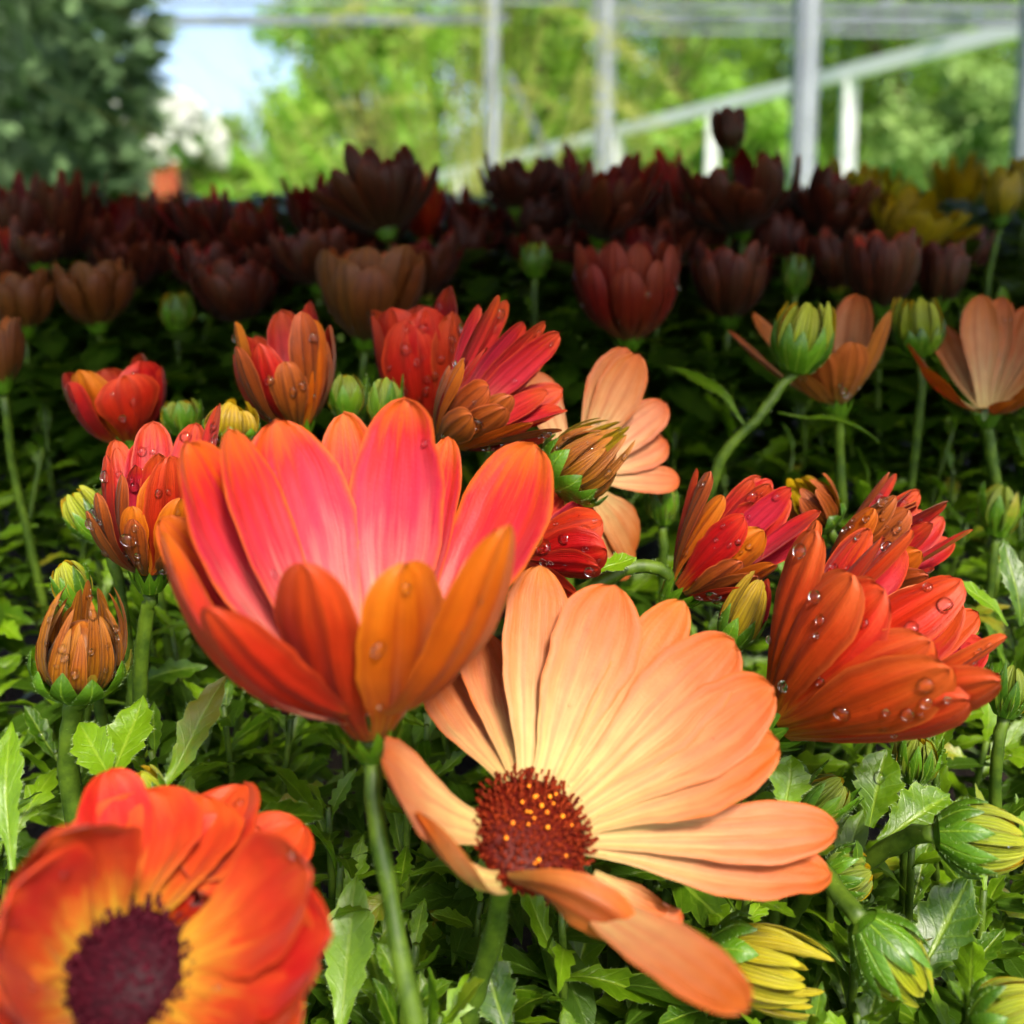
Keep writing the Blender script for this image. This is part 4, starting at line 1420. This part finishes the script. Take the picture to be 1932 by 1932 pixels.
# ------------------------------------------------------------------ buds
random.seed(701)
BR = ('coral', 'brown_o')
LM = ('yellow', 'lime_o')
bud('brown-tipped closed bud with green bracts in front of the apricot daisy', 1052, 912, 1182, 812, 0.262, 150, ('olive_o', 'bronze_o'), n=12, tight=0.42, sep=10, sep_len=0.42, key='K', ragged=0.3, point=0.45, gap=0.95, stem_pts=[P(1010, 960, 0.265), P(980, 1060, 0.27)])
bud('wet brown closed bud with ragged petal tips on an upright stem', 150, 1302, 172, 1110, 0.232, 172, ('bronze_o', 'bronze_o'), n=12, tight=0.3, sep=10, sep_len=0.42, key='BL', ragged=0.32, point=0.4, gap=0.95, stem_pts=[P(140, 1345, 0.233), P(128, 1430, 0.235), P(150, 1620, 0.24)], stem_r=0.0022, lean=0.3, hair=34)
bud('striped yellow and green bud on a jointed stem before the apricot daisy', 1502, 695, 1528, 566, 0.315, 112, LM, n=10, tight=0.3, sep=10, sep_len=0.62, key='P', stem_pts=[P(1470, 735, 0.315), P(1430, 790, 0.315), P(1370, 850, 0.317), P(1330, 960, 0.32)], stem_r=0.0016)
bud('dim yellow bud beside the dusky apricot open cup', 1735, 665, 1728, 560, 0.355, 90, LM, n=10, tight=0.3, key='S')
bud('plump yellow bud with green bracts pointing to the picture edge', 1775, 1574, 1925, 1582, 0.215, 130, LM, n=14, tight=0.5, sep=11, sep_len=0.6, key='b1', stem_pts=[P(1700, 1585, 0.225), P(1610, 1640, 0.235)], stem_r=0.0019, hair=40)
bud('pale yellow-green bud nodding down beside the broad wet leaf', 1632, 1745, 1722, 1862, 0.205, 140, LM, n=14, tight=0.45, sep=11, sep_len=0.68, key='b2', stem_pts=[P(1585, 1690, 0.212), P(1540, 1640, 0.222), P(1500, 1690, 0.24)], stem_r=0.0019, hair=40, lean=0.1)
bud('yellow half-open bud under the drooping orange petal', 1350, 1800, 1545, 1830, 0.205, 150, ('gold_o', 'gold_o'), n=15, tight=0.15, sep=10, sep_len=0.4, key='b3', stem_pts=[P(1300, 1800, 0.215), P(1250, 1850, 0.23)], stem_r=0.0019, ragged=0.25)
bud('yellow-green bud cut by the bottom corner of the picture', 1845, 1935, 1965, 1880, 0.195, 125, LM, n=14, tight=0.4, key='b4', stem_pts=[P(1800, 1990, 0.2), P(1780, 2080, 0.21)])
bud('small green bud with an open tip above the knotted leaves', 1722, 1470, 1735, 1385, 0.245, 82, ('yellow', 'green_o'), n=7, tight=0.5, sep=10, sep_len=0.95, key='b5')
bud('round green bud at the picture edge under the sideways cup', 1895, 1345, 1912, 1255, 0.245, 76, ('yellow', 'green_o'), n=7, tight=0.8, sep=9, sep_len=1.0, key='b6')
bud('green pointed bud beside the straight stem at the picture edge', 1880, 1005, 1892, 915, 0.33, 76, ('yellow', 'green_o'), n=7, tight=0.8, sep=8, sep_len=1.0, key='b7')
bud('green bud just past the tip of the lower orange petal', 1560, 1660, 1640, 1635, 0.225, 92, ('yellow', 'green_o'), n=8, tight=0.5, sep=10, sep_len=0.85, key='b8', stem_pts=[P(1520, 1690, 0.23), P(1480, 1760, 0.24)])
bud('lime bud opening above the wet brown bud', 150, 1140, 118, 1058, 0.25, 66, LM, n=7, tight=0.4, sep=8, sep_len=0.8, key='b9')
bud('bright lime bud leaning left of the wet red-brown daisy', 192, 1010, 135, 925, 0.27, 74, LM, n=7, tight=0.4, sep=8, sep_len=0.8, key='b10')
bud('small green bud below the half closed rust-orange daisy', 345, 815, 340, 752, 0.31, 72, ('yellow', 'green_o'), n=7, tight=0.4, sep=8, sep_len=0.9, key='b11')
bud('spiky ochre-tipped bud between the pink cup and the ragged daisy', 435, 830, 440, 758, 0.275, 100, ('yellow', 'olive_o'), n=8, tight=0.3, sep=8, sep_len=0.5, key='b12', ragged=0.3)
bud('withered ochre bud between two coral daisies', 1560, 990, 1500, 915, 0.285, 100, ('yellow', 'brown_o'), n=9, tight=0.1, sep=7, sep_len=0.4, key='b13', ragged=0.3)
bud('lime bud with spread tips above the blurred scarlet daisy', 290, 1530, 250, 1460, 0.205, 80, LM, n=8, tight=0.2, sep=8, sep_len=0.7, key='b14')
bud('green bud in the leaves below the apricot daisy', 1250, 985, 1246, 910, 0.31, 60, ('yellow', 'green_o'), n=7, tight=0.6, sep=8, sep_len=1.0, key='b15')
bud('dim green bud in the dark gap beside the dull brown cup', 335, 620, 335, 550, 0.44, 62, ('yellow', 'green_o'), n=7, tight=0.6, sep=8, sep_len=0.9, key='b16', hair=0)
bud('dim green bud beside the shaded red cup', 1010, 520, 1012, 455, 0.44, 56, ('yellow', 'green_o'), n=7, tight=0.6, sep=8, sep_len=0.9, key='b17', hair=0)
bud('dim green bud in the dark right of the maroon cup', 1500, 550, 1505, 480, 0.43, 56, ('yellow', 'green_o'), n=7, tight=0.6, sep=8, sep_len=0.9, key='b18', hair=0)
bud('yellow-green bud between the red daisies above the pink cup', 655, 785, 655, 705, 0.30, 74, ('yellow', 'green_o'), n=7, tight=0.6, sep=8, sep_len=0.95, key='b19')
bud('small lime bud right of the ragged daisy, below the tall red one', 725, 800, 728, 712, 0.29, 66, ('yellow', 'green_o'), n=7, tight=0.6, sep=8, sep_len=0.95, key='b20')
bud('brown and olive bud half hidden behind the sideways cup', 1375, 1215, 1440, 1085, 0.238, 80, ('coral', 'olive_o'), n=7, tight=0.5, sep=8, sep_len=0.5, key='b21')
bud('green budding tip below the orange-red sideways cup', 1520, 1540, 1590, 1470, 0.235, 84, ('yellow', 'green_o'), n=7, tight=0.6, sep=9, sep_len=1.0, key='b22')


# ------------------------------------------------------------------ leaves
def leaf_mesh(name, L, W, bend, teeth, nu=22, nv=6, hair=26, fold=0.25, mat='leaf', seed=0, twist=0.0):
    random.seed(seed)
    vs1, vs2, uv, fs = [], [], [], []
    rows = []
    for i in range(nu + 1):
        t = i / nu
        x = L * (t - 0.12 * bend * t * t)
        z = -bend * L * 0.34 * t * t + 0.04 * L * sin(t * 5 + seed)
        f = (0.2 + 0.8 * sin(min(1, t / 0.62) * pi / 2) ** 1.6)
        if t > 0.62:
            q = (t - 0.62) / 0.38
            f *= (1 - q ** 1.7)
        th_ = 1 + 0.6 * teeth * ((t * 5.3 + 0.1 * seed) % 1.0 - 0.35) * (1 if t > 0.2 else 0)
        hw = W / 2 * f * th_ + 1e-5
        row = []
        for j in range(nv + 1):
            v = -1 + 2 * j / nv
            h = fold * hw * abs(v) ** 1.4 + 0.05 * W * sin(t * 14 + v * 3 + seed) * abs(v)
            a = twist * t
            y0, z0 = v * hw, h
            p = V((x, y0 * cos(a) - z0 * sin(a), z + y0 * sin(a) + z0 * cos(a)))
            row.append(p)
            e = 1 - v ** 4
            vs1.append(p + V((0, 0, 0.00018 * e)))
            vs2.append(p - V((0, 0, 0.00018 * e)))
            uv.append((t, (v + 1) / 2))
        rows.append(row)
    n1 = nv + 1
    off = len(vs1)
    for i in range(nu):
        for j in range(nv):
            a, b, c, d = i * n1 + j, i * n1 + j + 1, (i + 1) * n1 + j + 1, (i + 1) * n1 + j
            fs.append((a, d, c, b))
            fs.append((off + a, off + b, off + c, off + d))
    mi = [0] * len(fs)
    vs = vs1 + vs2
    uvs = uv + uv
    for k in range(hair):
        for sgn in (0, nv):
            t = random.uniform(0.05, 0.97) * nu
            i = int(t)
            p = rows[i][sgn].lerp(rows[min(i + 1, nu)][sgn], t - i)
            dr = V((random.uniform(-.1, .5), -1 if sgn == 0 else 1, random.uniform(-.3, .4))).normalized() * random.uniform(0.0004, 0.0009)
            q = len(vs)
            vs += [p - V((0.00004, 0, 0)), p + V((0.00004, 0, 0)), p + dr]
            uvs += [(0.5, 0.5)] * 3
            fs.append((q, q + 1, q + 2))
            mi.append(1)
    return mesh(name, vs, fs, [M[mat], M['hair']], uvs, mi)


LEAVES = [leaf_mesh('leaf', 0.031 * s, 0.0076 * wv, b, tt, seed=i, twist=tw)
          for i, (s, wv, b, tt, tw) in enumerate([(1, 1, 0.5, 1, 0.2), (0.9, 1.1, 1.0, 0.8, -0.3), (1.1, 0.9, 0.2, 1.2, 0.4), (0.8, 1.15, 0.8, 0.4, 0.0),
                                                  (1.0, 1.25, -0.3, 0.7, 0.25), (0.95, 0.85, 1.4, 1.1, -0.5), (1.15, 1.1, 0.7, 1.4, 0.6)])]


def place_leaf(parent, p_local, dirv, upv, scale):
    x = dirv.normalized()
    z = (upv - x * upv.dot(x)).normalized()
    y = z.cross(x)
    o = bpy.data.objects.new('leaf', random.choice(LEAVES))
    COL.objects.link(o)
    o.parent = parent
    m = Matrix((x, y, z)).transposed().to_4x4()
    m.translation = p_local
    o.matrix_local = m @ Matrix.Scale(scale, 4)
    return o


LEAF_SPOTS = []


def shoot(base, top, n, label, group, scale=1.0, seed=None):
    o = thing('leafy_shoot', label, 'leafy shoot', base, group)
    ax = (top - base)
    h = ax.length
    ax.normalize()
    pts = bez([V((0, 0, 0)), (top - base) * 0.5 + V((random.uniform(-.004, .004), random.uniform(-.004, .004), 0)), top - base], 8)
    mb = MB()
    mb.tube(pts, [0.0014 - 0.0006 * i / 8 for i in range(9)], 7)
    mb.build('stem', [M['stem']], o)
    a = ax.orthogonal().normalized()
    b = ax.cross(a)
    off = random.uniform(0, 6.28)
    for i in range(n):
        t = 0.28 + 0.72 * (i + 0.5) / n
        k = t * 8
        p = pts[int(k)].lerp(pts[min(8, int(k) + 1)], k - int(k))
        an = off + i * 2.39996 + random.uniform(-.3, .3)
        rd = a * cos(an) + b * sin(an)
        el = radians(8 + 62 * t ** 3 + random.uniform(-14, 14))
        dv = rd * cos(el) + ax * sin(el)
        up = ax * cos(el) - rd * sin(el) + V((random.uniform(-.3, .3), random.uniform(-.3, .3), 0))
        sc = scale * (1.15 - 0.62 * t ** 2.5) * random.uniform(0.8, 1.2)
        lf = place_leaf(o, p, dv, up, sc)
        for q in (0.35, 0.5, 0.65):
            LEAF_SPOTS.append((base + p + dv.normalized() * 0.03 * sc * q, up.normalized(), lf))
    return o


def zone(px, py):
    if px > 1330 and py > 1430:
        return 'leafy green shoot among the yellow-green buds on the lower right', 'shoots among the yellow-green buds'
    if px > 1330 and py > 1120:
        return 'leafy green shoot beneath the orange-red sideways cup', 'shoots under the sideways cup'
    if px > 1200 and py > 640:
        return 'shaded leafy shoot under the apricot daisies on the right', 'shoots under the apricot daisies'
    if px > 600 and py > 1430:
        return 'leafy green shoot under the pale orange daisy and around its stem', 'shoots around the pale orange daisy'
    if px <= 660 and py > 1080:
        return 'leafy green shoot between the wet brown bud and the scarlet daisy', 'shoots by the wet brown bud'
    if px <= 660 and py > 640:
        return 'dim leafy shoot in the shade below the rust-orange daisy', 'shoots below the rust-orange daisy'
    if py > 640:
        return 'leafy shoot hidden behind the pink cup and red daisies', 'shoots behind the pink cup'
    return 'dark leafy shoot among the shaded rear flowers', 'shoots among the rear flowers'


def proj(p):
    d = p - CAM
    z = d.dot(CF)
    return 966 + d.dot(RT) / z * 1932, ROW0 - d.dot(CU) / z * 1932, z


random.seed(800)
SHORT = [('pink cup', 660, 1080), ('pale orange daisy', 1010, 1570), ('scarlet daisy', 235, 1830), ('sideways cup', 1650, 1220), ('sideways red daisy', 920, 720),
         ('apricot spread daisy', 1180, 760), ('hidden deep red daisy', 1080, 1030), ('coral daisy', 1400, 1010), ('rust and red daisy', 1700, 980), ('wet red-brown daisy', 270, 950),
         ('rust-orange daisy', 210, 740), ('ragged daisy', 530, 700), ('tall beaded daisy', 780, 640), ('shaded red cup', 1180, 550), ('orange-brown cup', 690, 560),
         ('maroon cup', 1378, 530), ('dusky rose cup', 1660, 500), ('fawn cup', 180, 550), ('dull brown cup', 445, 550), ('wide-set apricot daisy', 1600, 660),
         ('edge apricot daisy', 1850, 680), ('broad black bloom', 725, 360), ('lone tall flower', 1376, 245), ('widest post', 1510, 200), ('edge post', 1925, 200),
         ('olive-yellow daisy', 1700, 420), ('conifer', 130, 200), ('orange planter', 292, 345), ('wet brown bud', 165, 1210), ('plump yellow bud', 1850, 1575),
         ('nodding bud', 1680, 1820), ('half-open yellow bud', 1440, 1830), ('striped bud', 1520, 630), ('open-tipped bud', 1730, 1430), ('pink cup stem', 725, 1650), ('brown-tipped bud', 1120, 860)]
USED = {}


def where(px, py, lead, group):
    """a label that places a thing by what it stands beside"""
    near = sorted(SHORT, key=lambda q: (q[1] - px) ** 2 + (q[2] - py) ** 2)
    def rel(q):
        dx, dy = px - q[1], py - q[2]
        if abs(dx) > abs(dy) * 1.4:
            return ('right of the ' if dx > 0 else 'left of the ') + q[0]
        return ('below the ' if dy > 0 else 'above the ') + q[0]
    for a in range(0, 4):
        for b in range(a + 1, 6):
            lb = lead + ' ' + rel(near[a]) + ', ' + rel(near[b])
            if lb not in USED and len(lb.split()) <= 16:
                USED[lb] = 1
                return lb
    return lead + ' ' + rel(near[0])


for x, ty, o in MORE:
    o['label'] = where(x, ty + 40, 'dark shaded daisy', '')


def foliage_z(y):
    pts = [(0.05, 0.985), (0.13, 0.987), (0.18, 0.992), (0.27, 1.012), (0.34, 1.037), (0.42, 1.08), (0.5, 1.108), (0.6, 1.128), (0.8, 1.14)]
    for (a, b), (c, d) in zip(pts, pts[1:]):
        if y <= c:
            return b + (d - b) * max(0, (y - a)) / (c - a)
    return pts[-1][1]


SHOOTS = []
count = 0
y = 0.105
while y < 0.47:
    sp = 0.0185 + 0.022 * (y - 0.1)
    half = 0.56 * y + 0.035
    x = -half + random.uniform(0, sp)
    while x < half:
        xx, yy = x + random.uniform(-.35, .35) * sp, y + random.uniform(-.35, .35) * sp
        zt = foliage_z(yy) + random.uniform(-0.016, 0.008)
        top = V((xx, yy, zt))
        px, py, dd = proj(top)
        ok = True
        # keep clear of the blossoms that stand in front
        if ok and -120 < px < 2050 and py < 2150:
            base = V((xx + random.uniform(-.012, .012), yy + random.uniform(-.004, .012), zt - random.uniform(0.055, 0.075)))
            lb, gr = zone(px, py)
            SHOOTS.append((px, py, shoot(base, top, random.randint(10, 14), lb, gr, random.uniform(0.62, 0.92))))
            count += 1
        x += sp
    y += sp * 0.95
print('shoots', count)

# single leaves that stand out
random.seed(810)


def lone_leaf(label, a, b, width, up=None, bend=0.3, d2=None):
    p0, p1 = P(*a), P(*b)
    L = (p1 - p0).length
    me = leaf_mesh('leaf', L, width * 0.85, bend, 0.6, seed=random.randint(1, 99), hair=34)
    o = part('leaf', me)
    tag(o, label, 'leaf', 'large single leaves')
    x = (p1 - p0).normalized()
    u = up if up else (-FWD * 0.6 + UP)
    z = (u - x * u.dot(x)).normalized()
    yv = z.cross(x)
    m = Matrix((x, yv, z)).transposed().to_4x4()
    m.translation = p0
    o.matrix_world = m
    for q in (0.3, 0.45, 0.6, 0.75):
        LEAF_SPOTS.append((p0.lerp(p1, q), z.copy(), o))
    return o


lone_leaf('bright toothed leaf standing up beside the scarlet daisy', (305, 1488, .208), (432, 1285, .222), 0.0092, V(-FWD + UP * 0.5 - RT * 0.3), -0.15)
lone_leaf('rounded pale leaf just behind the wet brown bud stem', (205, 1500, .215), (268, 1300, .232), 0.0105, V(-FWD + UP * 0.4), 0.2)
lone_leaf('short rounded leaf left of the bright toothed leaf', (215, 1480, .212), (140, 1350, .225), 0.0085, V(-FWD + UP * 0.6), 0.4)
lone_leaf('flat leaf carrying one big drop beside the scarlet daisy', (450, 1560, .205), (617, 1522, .212), 0.0085, V(UP - FWD * 0.5), 0.3)
lone_leaf('broad dark wet leaf between the two plump yellow buds', (1720, 1870, .222), (1832, 1650, .228), 0.0135, V(-FWD + UP * 0.4 - RT * 0.3), 0.1)
lone_leaf('upright narrow leaf at the picture edge beside the scarlet daisy', (20, 1640, .2), (14, 1355, .215), 0.0075, V(-FWD + UP * 0.2), 0.1)
lone_leaf('long leaf hanging beside the pink cup stem', (640, 1960, .2), (672, 1640, .215), 0.011, V(-FWD + UP * 0.3), 0.25)
lone_leaf('broad leaf below the stem of the pale orange daisy', (960, 1960, .2), (905, 1790, .207), 0.0105, V(-FWD + UP * 0.4), 0.3)
lone_leaf('arched leaf on the dark side of the shaded red cup', (1410, 805, .33), (1278, 652, .335), 0.0075, V(UP - FWD * 0.6), 0.6)
lone_leaf('thin horizontal leaf under the wide-set apricot daisy', (1470, 772, .322), (1682, 806, .322), 0.006, V(UP - FWD * 0.4), 0.5)
lone_leaf('pale wet leaf tip beside the deep red hidden daisy', (1120, 1085, .243), (1200, 1045, .243), 0.0066, V(UP - FWD * 0.7), 0.2)
lone_leaf('narrow fresh leaf under the right coral daisies at the edge', (1900, 1180, .27), (1810, 1085, .27), 0.007, V(UP - FWD * 0.7), 0.2)
lone_leaf('fresh leaf pointing up at the picture edge beside the green bud', (1925, 1180, .275), (1900, 1010, .28), 0.007, V(-FWD + UP * 0.6), 0.2)
lone_leaf('large pale leaf tip under the orange petals near the buds', (1480, 1540, .222), (1495, 1420, .228), 0.0095, V(-FWD + UP * 0.5), 0.2)
lone_leaf('folded leaf beside the open-tipped small green bud', (1640, 1560, .235), (1672, 1408, .24), 0.012, V(-FWD + UP * 0.5 - RT * 0.4), 0.2)
lone_leaf('wide leaf behind the plump yellow bud', (1660, 1590, .23), (1800, 1490, .236), 0.0125, V(-FWD + UP * 0.7), 0.2)

# undergrowth below the shoots
random.seed(820)
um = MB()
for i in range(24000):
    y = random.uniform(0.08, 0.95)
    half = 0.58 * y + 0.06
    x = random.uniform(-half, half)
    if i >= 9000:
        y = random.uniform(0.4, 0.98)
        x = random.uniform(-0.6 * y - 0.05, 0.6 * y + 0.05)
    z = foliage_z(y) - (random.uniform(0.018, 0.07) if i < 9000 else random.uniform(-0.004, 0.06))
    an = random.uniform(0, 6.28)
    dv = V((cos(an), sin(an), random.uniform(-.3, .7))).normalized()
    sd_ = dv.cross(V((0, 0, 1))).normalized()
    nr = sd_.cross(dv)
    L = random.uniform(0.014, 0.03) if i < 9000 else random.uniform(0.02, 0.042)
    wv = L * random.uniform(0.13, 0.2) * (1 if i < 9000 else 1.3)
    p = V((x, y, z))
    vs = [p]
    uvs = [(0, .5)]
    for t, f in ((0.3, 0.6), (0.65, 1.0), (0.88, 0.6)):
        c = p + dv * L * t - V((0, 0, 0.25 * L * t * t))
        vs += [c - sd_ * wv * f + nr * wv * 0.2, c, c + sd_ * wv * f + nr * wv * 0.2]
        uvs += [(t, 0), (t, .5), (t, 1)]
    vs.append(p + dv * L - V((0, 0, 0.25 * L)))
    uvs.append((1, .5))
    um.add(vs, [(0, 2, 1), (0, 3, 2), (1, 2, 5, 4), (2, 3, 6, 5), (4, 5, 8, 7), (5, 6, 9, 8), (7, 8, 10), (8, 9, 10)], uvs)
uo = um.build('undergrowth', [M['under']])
tag(uo, 'mass of green leaves coloured darker for shade, filling the bed below the flowers', 'foliage', kind='stuff')

# ------------------------------------------------------------------ raindrops
random.seed(900)


def drop_mesh():
    mb = MB()
    ax = V((0, 0, 1))
    n, rings = 16, 10
    vs, fs = [V((0, 0, 1))], []
    for i in range(1, rings):
        t = pi * i / rings
        for j in range(n):
            an = 2 * pi * j / n
            z = cos(t)
            vs.append(V((sin(t) * cos(an), sin(t) * sin(an), z if z > 0 else z * 0.35)))
    vs.append(V((0, 0, -0.35)))
    for j in range(n):
        fs.append((0, 1 + j, 1 + (j + 1) % n))
    for i in range(rings - 2):
        for j in range(n):
            a = 1 + i * n + j
            b = 1 + i * n + (j + 1) % n
            fs.append((a, a + n, b + n, b))
    l = len(vs) - 1
    for j in range(n):
        fs.append((l, l - n + (j + 1) % n, l - n + j))
    return mesh('water_drop', vs, fs, [M['water']])


DROP = drop_mesh()
bpy.context.view_layer.update()
dg = bpy.context.evaluated_depsgraph_get()


for px, py, o in SHOOTS:
    for c in o.children:
        if c.name.startswith('leaf'):
            o_ = len(OCC_V)
            OCC_V.extend(c.matrix_world @ V(q) for q in ((0.002, 0, 0), (0.018, -0.0035, 0), (0.028, 0, -0.002), (0.018, 0.0035, 0)))
            OCC_F.append((o_, o_ + 1, o_ + 2, o_ + 3))
BVH = BVHTree.FromPolygons(OCC_V, OCC_F)


def visible(p, tol=0.0012):
    d = p - CAM
    l = d.length
    return BVH.ray_cast(CAM, d.normalized(), l - tol)[0] is None


def add_drop(p, n, r, label, group):
    o = bpy.data.objects.new('water_drop', DROP)
    COL.objects.link(o)
    o.rotation_euler = n.to_track_quat('Z', 'Y').to_euler()
    o.rotation_euler.rotate_axis('Z', random.uniform(0, 6.28))
    o.scale = (r * random.uniform(0.85, 1.25), r, r * random.uniform(0.6, 0.85))
    o.location = p + n * r * 0.1
    tag(o, label, 'water drop', group)
    return o


# shoots nothing shows of are left out; the rest are told apart by their neighbours
keep = []
for px, py, o in SHOOTS:
    seen = 0
    for c in o.children:
        if c.name.startswith('leaf'):
            for k in (0.012, 0.02, 0.028):
                p = c.matrix_world @ V((k, 0.0, 0.0006))
                qx, qy, _ = proj(p)
                if -20 < qx < 1952 and -20 < qy < 1952 and visible(p, 0.003):
                    seen += 1
    keep.append(seen)
gone = []
for (px, py, o), k in zip(SHOOTS, keep):
    if k < 2:
        gone += [c for c in o.children] + [o]
    else:
        o['label'] = where(px, min(py, 1900), ('dim' if py < 800 else 'green') + ' leafy shoot', '')
names = {o.name for o in gone}
LEAF_SPOTS = [q for q in LEAF_SPOTS if q[2].name not in names]
for o in gone:
    bpy.data.objects.remove(o)
print('shoots kept', sum(1 for k in keep if k >= 2))
bpy.context.view_layer.update()
dg = bpy.context.evaluated_depsgraph_get()

WATER = [('A', 10, .0004, .0009, 'large pink and red cup daisy'), ('B', 0, 0, 0, ''), ('C', 8, .0003, .0005, 'blurred scarlet daisy'),
         ('D', 36, .0004, .0012, 'orange-red sideways cup'), ('E', 24, .0004, .0011, 'wet red-brown daisy'), ('I', 22, .0003, .001, 'red daisy opening sideways'),
         ('L', 14, .0003, .0011, 'deep red half hidden daisy'), ('M', 20, .0003, .001, 'coral daisy beside the arching stem'), ('N', 16, .0003, .001, 'red and rust daisy behind the cup'),
         ('F', 10, .0004, .0012, 'half closed rust-orange daisy'), ('G', 12, .0003, .001, 'ragged red and ochre daisy'), ('H', 18, .0004, .0012, 'tall red beaded daisy'),
         ('T', 16, .0004, .0012, 'shaded dark red cup'), ('W', 6, .0004, .0011, 'shaded orange-brown cup'), ('Q', 10, .0005, .0012, 'wide-set apricot daisy'),
         ('K', 16, .0003, .0007, 'brown-tipped closed bud'), ('BL', 22, .0003, .0008, 'wet brown closed bud'), ('b1', 7, .0003, .0006, 'plump yellow bud'),
         ('b2', 5, .0003, .0006, 'nodding yellow-green bud'), ('R', 4, .0004, .001, 'dusky apricot open cup')]
for key, n, r0, r1, nm in WATER:
    if key not in FLOWERS or not n:
        continue
    o, spots, lb = FLOWERS[key]
    made = 0
    tries = 0
    taken = []
    mine = []
    while made < n and tries < n * 30 and spots:
        tries += 1
        p, nn = random.choice(spots)
        to = (CAM - p).normalized()
        if nn.dot(to) < 0.12:
            continue
        r = (r0 + (r1 - r0) * random.random() ** 1.8) * 1.7
        tg = nn.orthogonal().normalized()
        p = p + (Matrix.Rotation(random.uniform(0, 6.28), 3, nn) @ tg) * random.uniform(0, 0.0006)
        if any((p - q).length < (r + s) * 1.05 for q, s in taken):
            continue
        if not visible(p + nn * 0.0005):
            continue
        taken.append((p, r))
        mine.append((p, r, add_drop(p, nn, r, 'smaller clear raindrop among many on the ' + nm, 'raindrops on the ' + nm)))
        made += 1
    left = list(mine)
    for word, kf in (('largest', lambda q: -q[1]), ('topmost', lambda q: proj(q[0])[1]), ('lowest', lambda q: -proj(q[0])[1]), ('leftmost', lambda q: proj(q[0])[0]), ('rightmost', lambda q: -proj(q[0])[0])):
        if left:
            q = min(left, key=kf)
            left.remove(q)
            q[2]['label'] = word + ' clear raindrop on the ' + nm
# fine beads of rain, too small to pick apart
FINE = {'A': 20, 'B': 14, 'C': 14, 'D': 90, 'E': 80, 'I': 80, 'L': 50, 'M': 80, 'N': 60, 'F': 50, 'G': 60, 'H': 80, 'T': 50, 'W': 30, 'Q': 30, 'K': 50, 'BL': 60, 'b1': 24, 'b2': 20, 'b3': 20, 'R': 16, 'P': 20, 'V': 20}


def bead(mb, p, n, r):
    a = n.orthogonal().normalized()
    b = n.cross(a)
    vs, fs = [], []
    for i, t in enumerate((0.0, 0.5, 1.05)):
        for j in range(8):
            an = pi * j / 4
            vs.append(p + (a * cos(an) + b * sin(an)) * r * cos(t) + n * r * 0.75 * sin(t))
    vs.append(p + n * r * 0.75)
    for i in range(2):
        for j in range(8):
            fs.append((i * 8 + j, i * 8 + (j + 1) % 8, i * 8 + 8 + (j + 1) % 8, i * 8 + 8 + j))
    fs += [(16 + j, 16 + (j + 1) % 8, 24) for j in range(8)]
    mb.add(vs, fs)


for key, n in FINE.items():
    n = int(n * 1.5)
    o, spots, lb = FLOWERS[key]
    mb = MB()
    k = t_ = 0
    while k < n and t_ < n * 12 and spots:
        t_ += 1
        p, nn = random.choice(spots)
        if nn.dot((CAM - p).normalized()) < 0.05:
            continue
        tg = Matrix.Rotation(random.uniform(0, 6.28), 3, nn) @ nn.orthogonal().normalized()
        bead(mb, p + tg * random.uniform(0, 0.0008), nn, random.uniform(0.00012, 0.00036))
        k += 1
    if k:
        f = mb.build('fine_droplets', [M['water']], o, o.location.copy())
        f['kind'] = 'stuff'
made = 0
random.shuffle(LEAF_SPOTS)
for p, nn, lf in LEAF_SPOTS:
    if made >= 56:
        break
    px, py, z = proj(p)
    if not (0 < px < 1932 and 500 < py < 1932):
        continue
    q = p + nn * 0.01
    hit, loc, nor, idx, ob, mat = S.ray_cast(dg, q, -nn, distance=0.02)
    if not hit or ob.name.split('.')[0] != 'leaf' or not visible(loc + nor * 0.0006):
        continue
    if nor.dot((CAM - loc).normalized()) < 0.1:
        continue
    add_drop(loc, nor, random.uniform(.0005, .0014), where(px, py, 'raindrop on a leaf', ''), 'raindrops on the leaves')
    made += 1
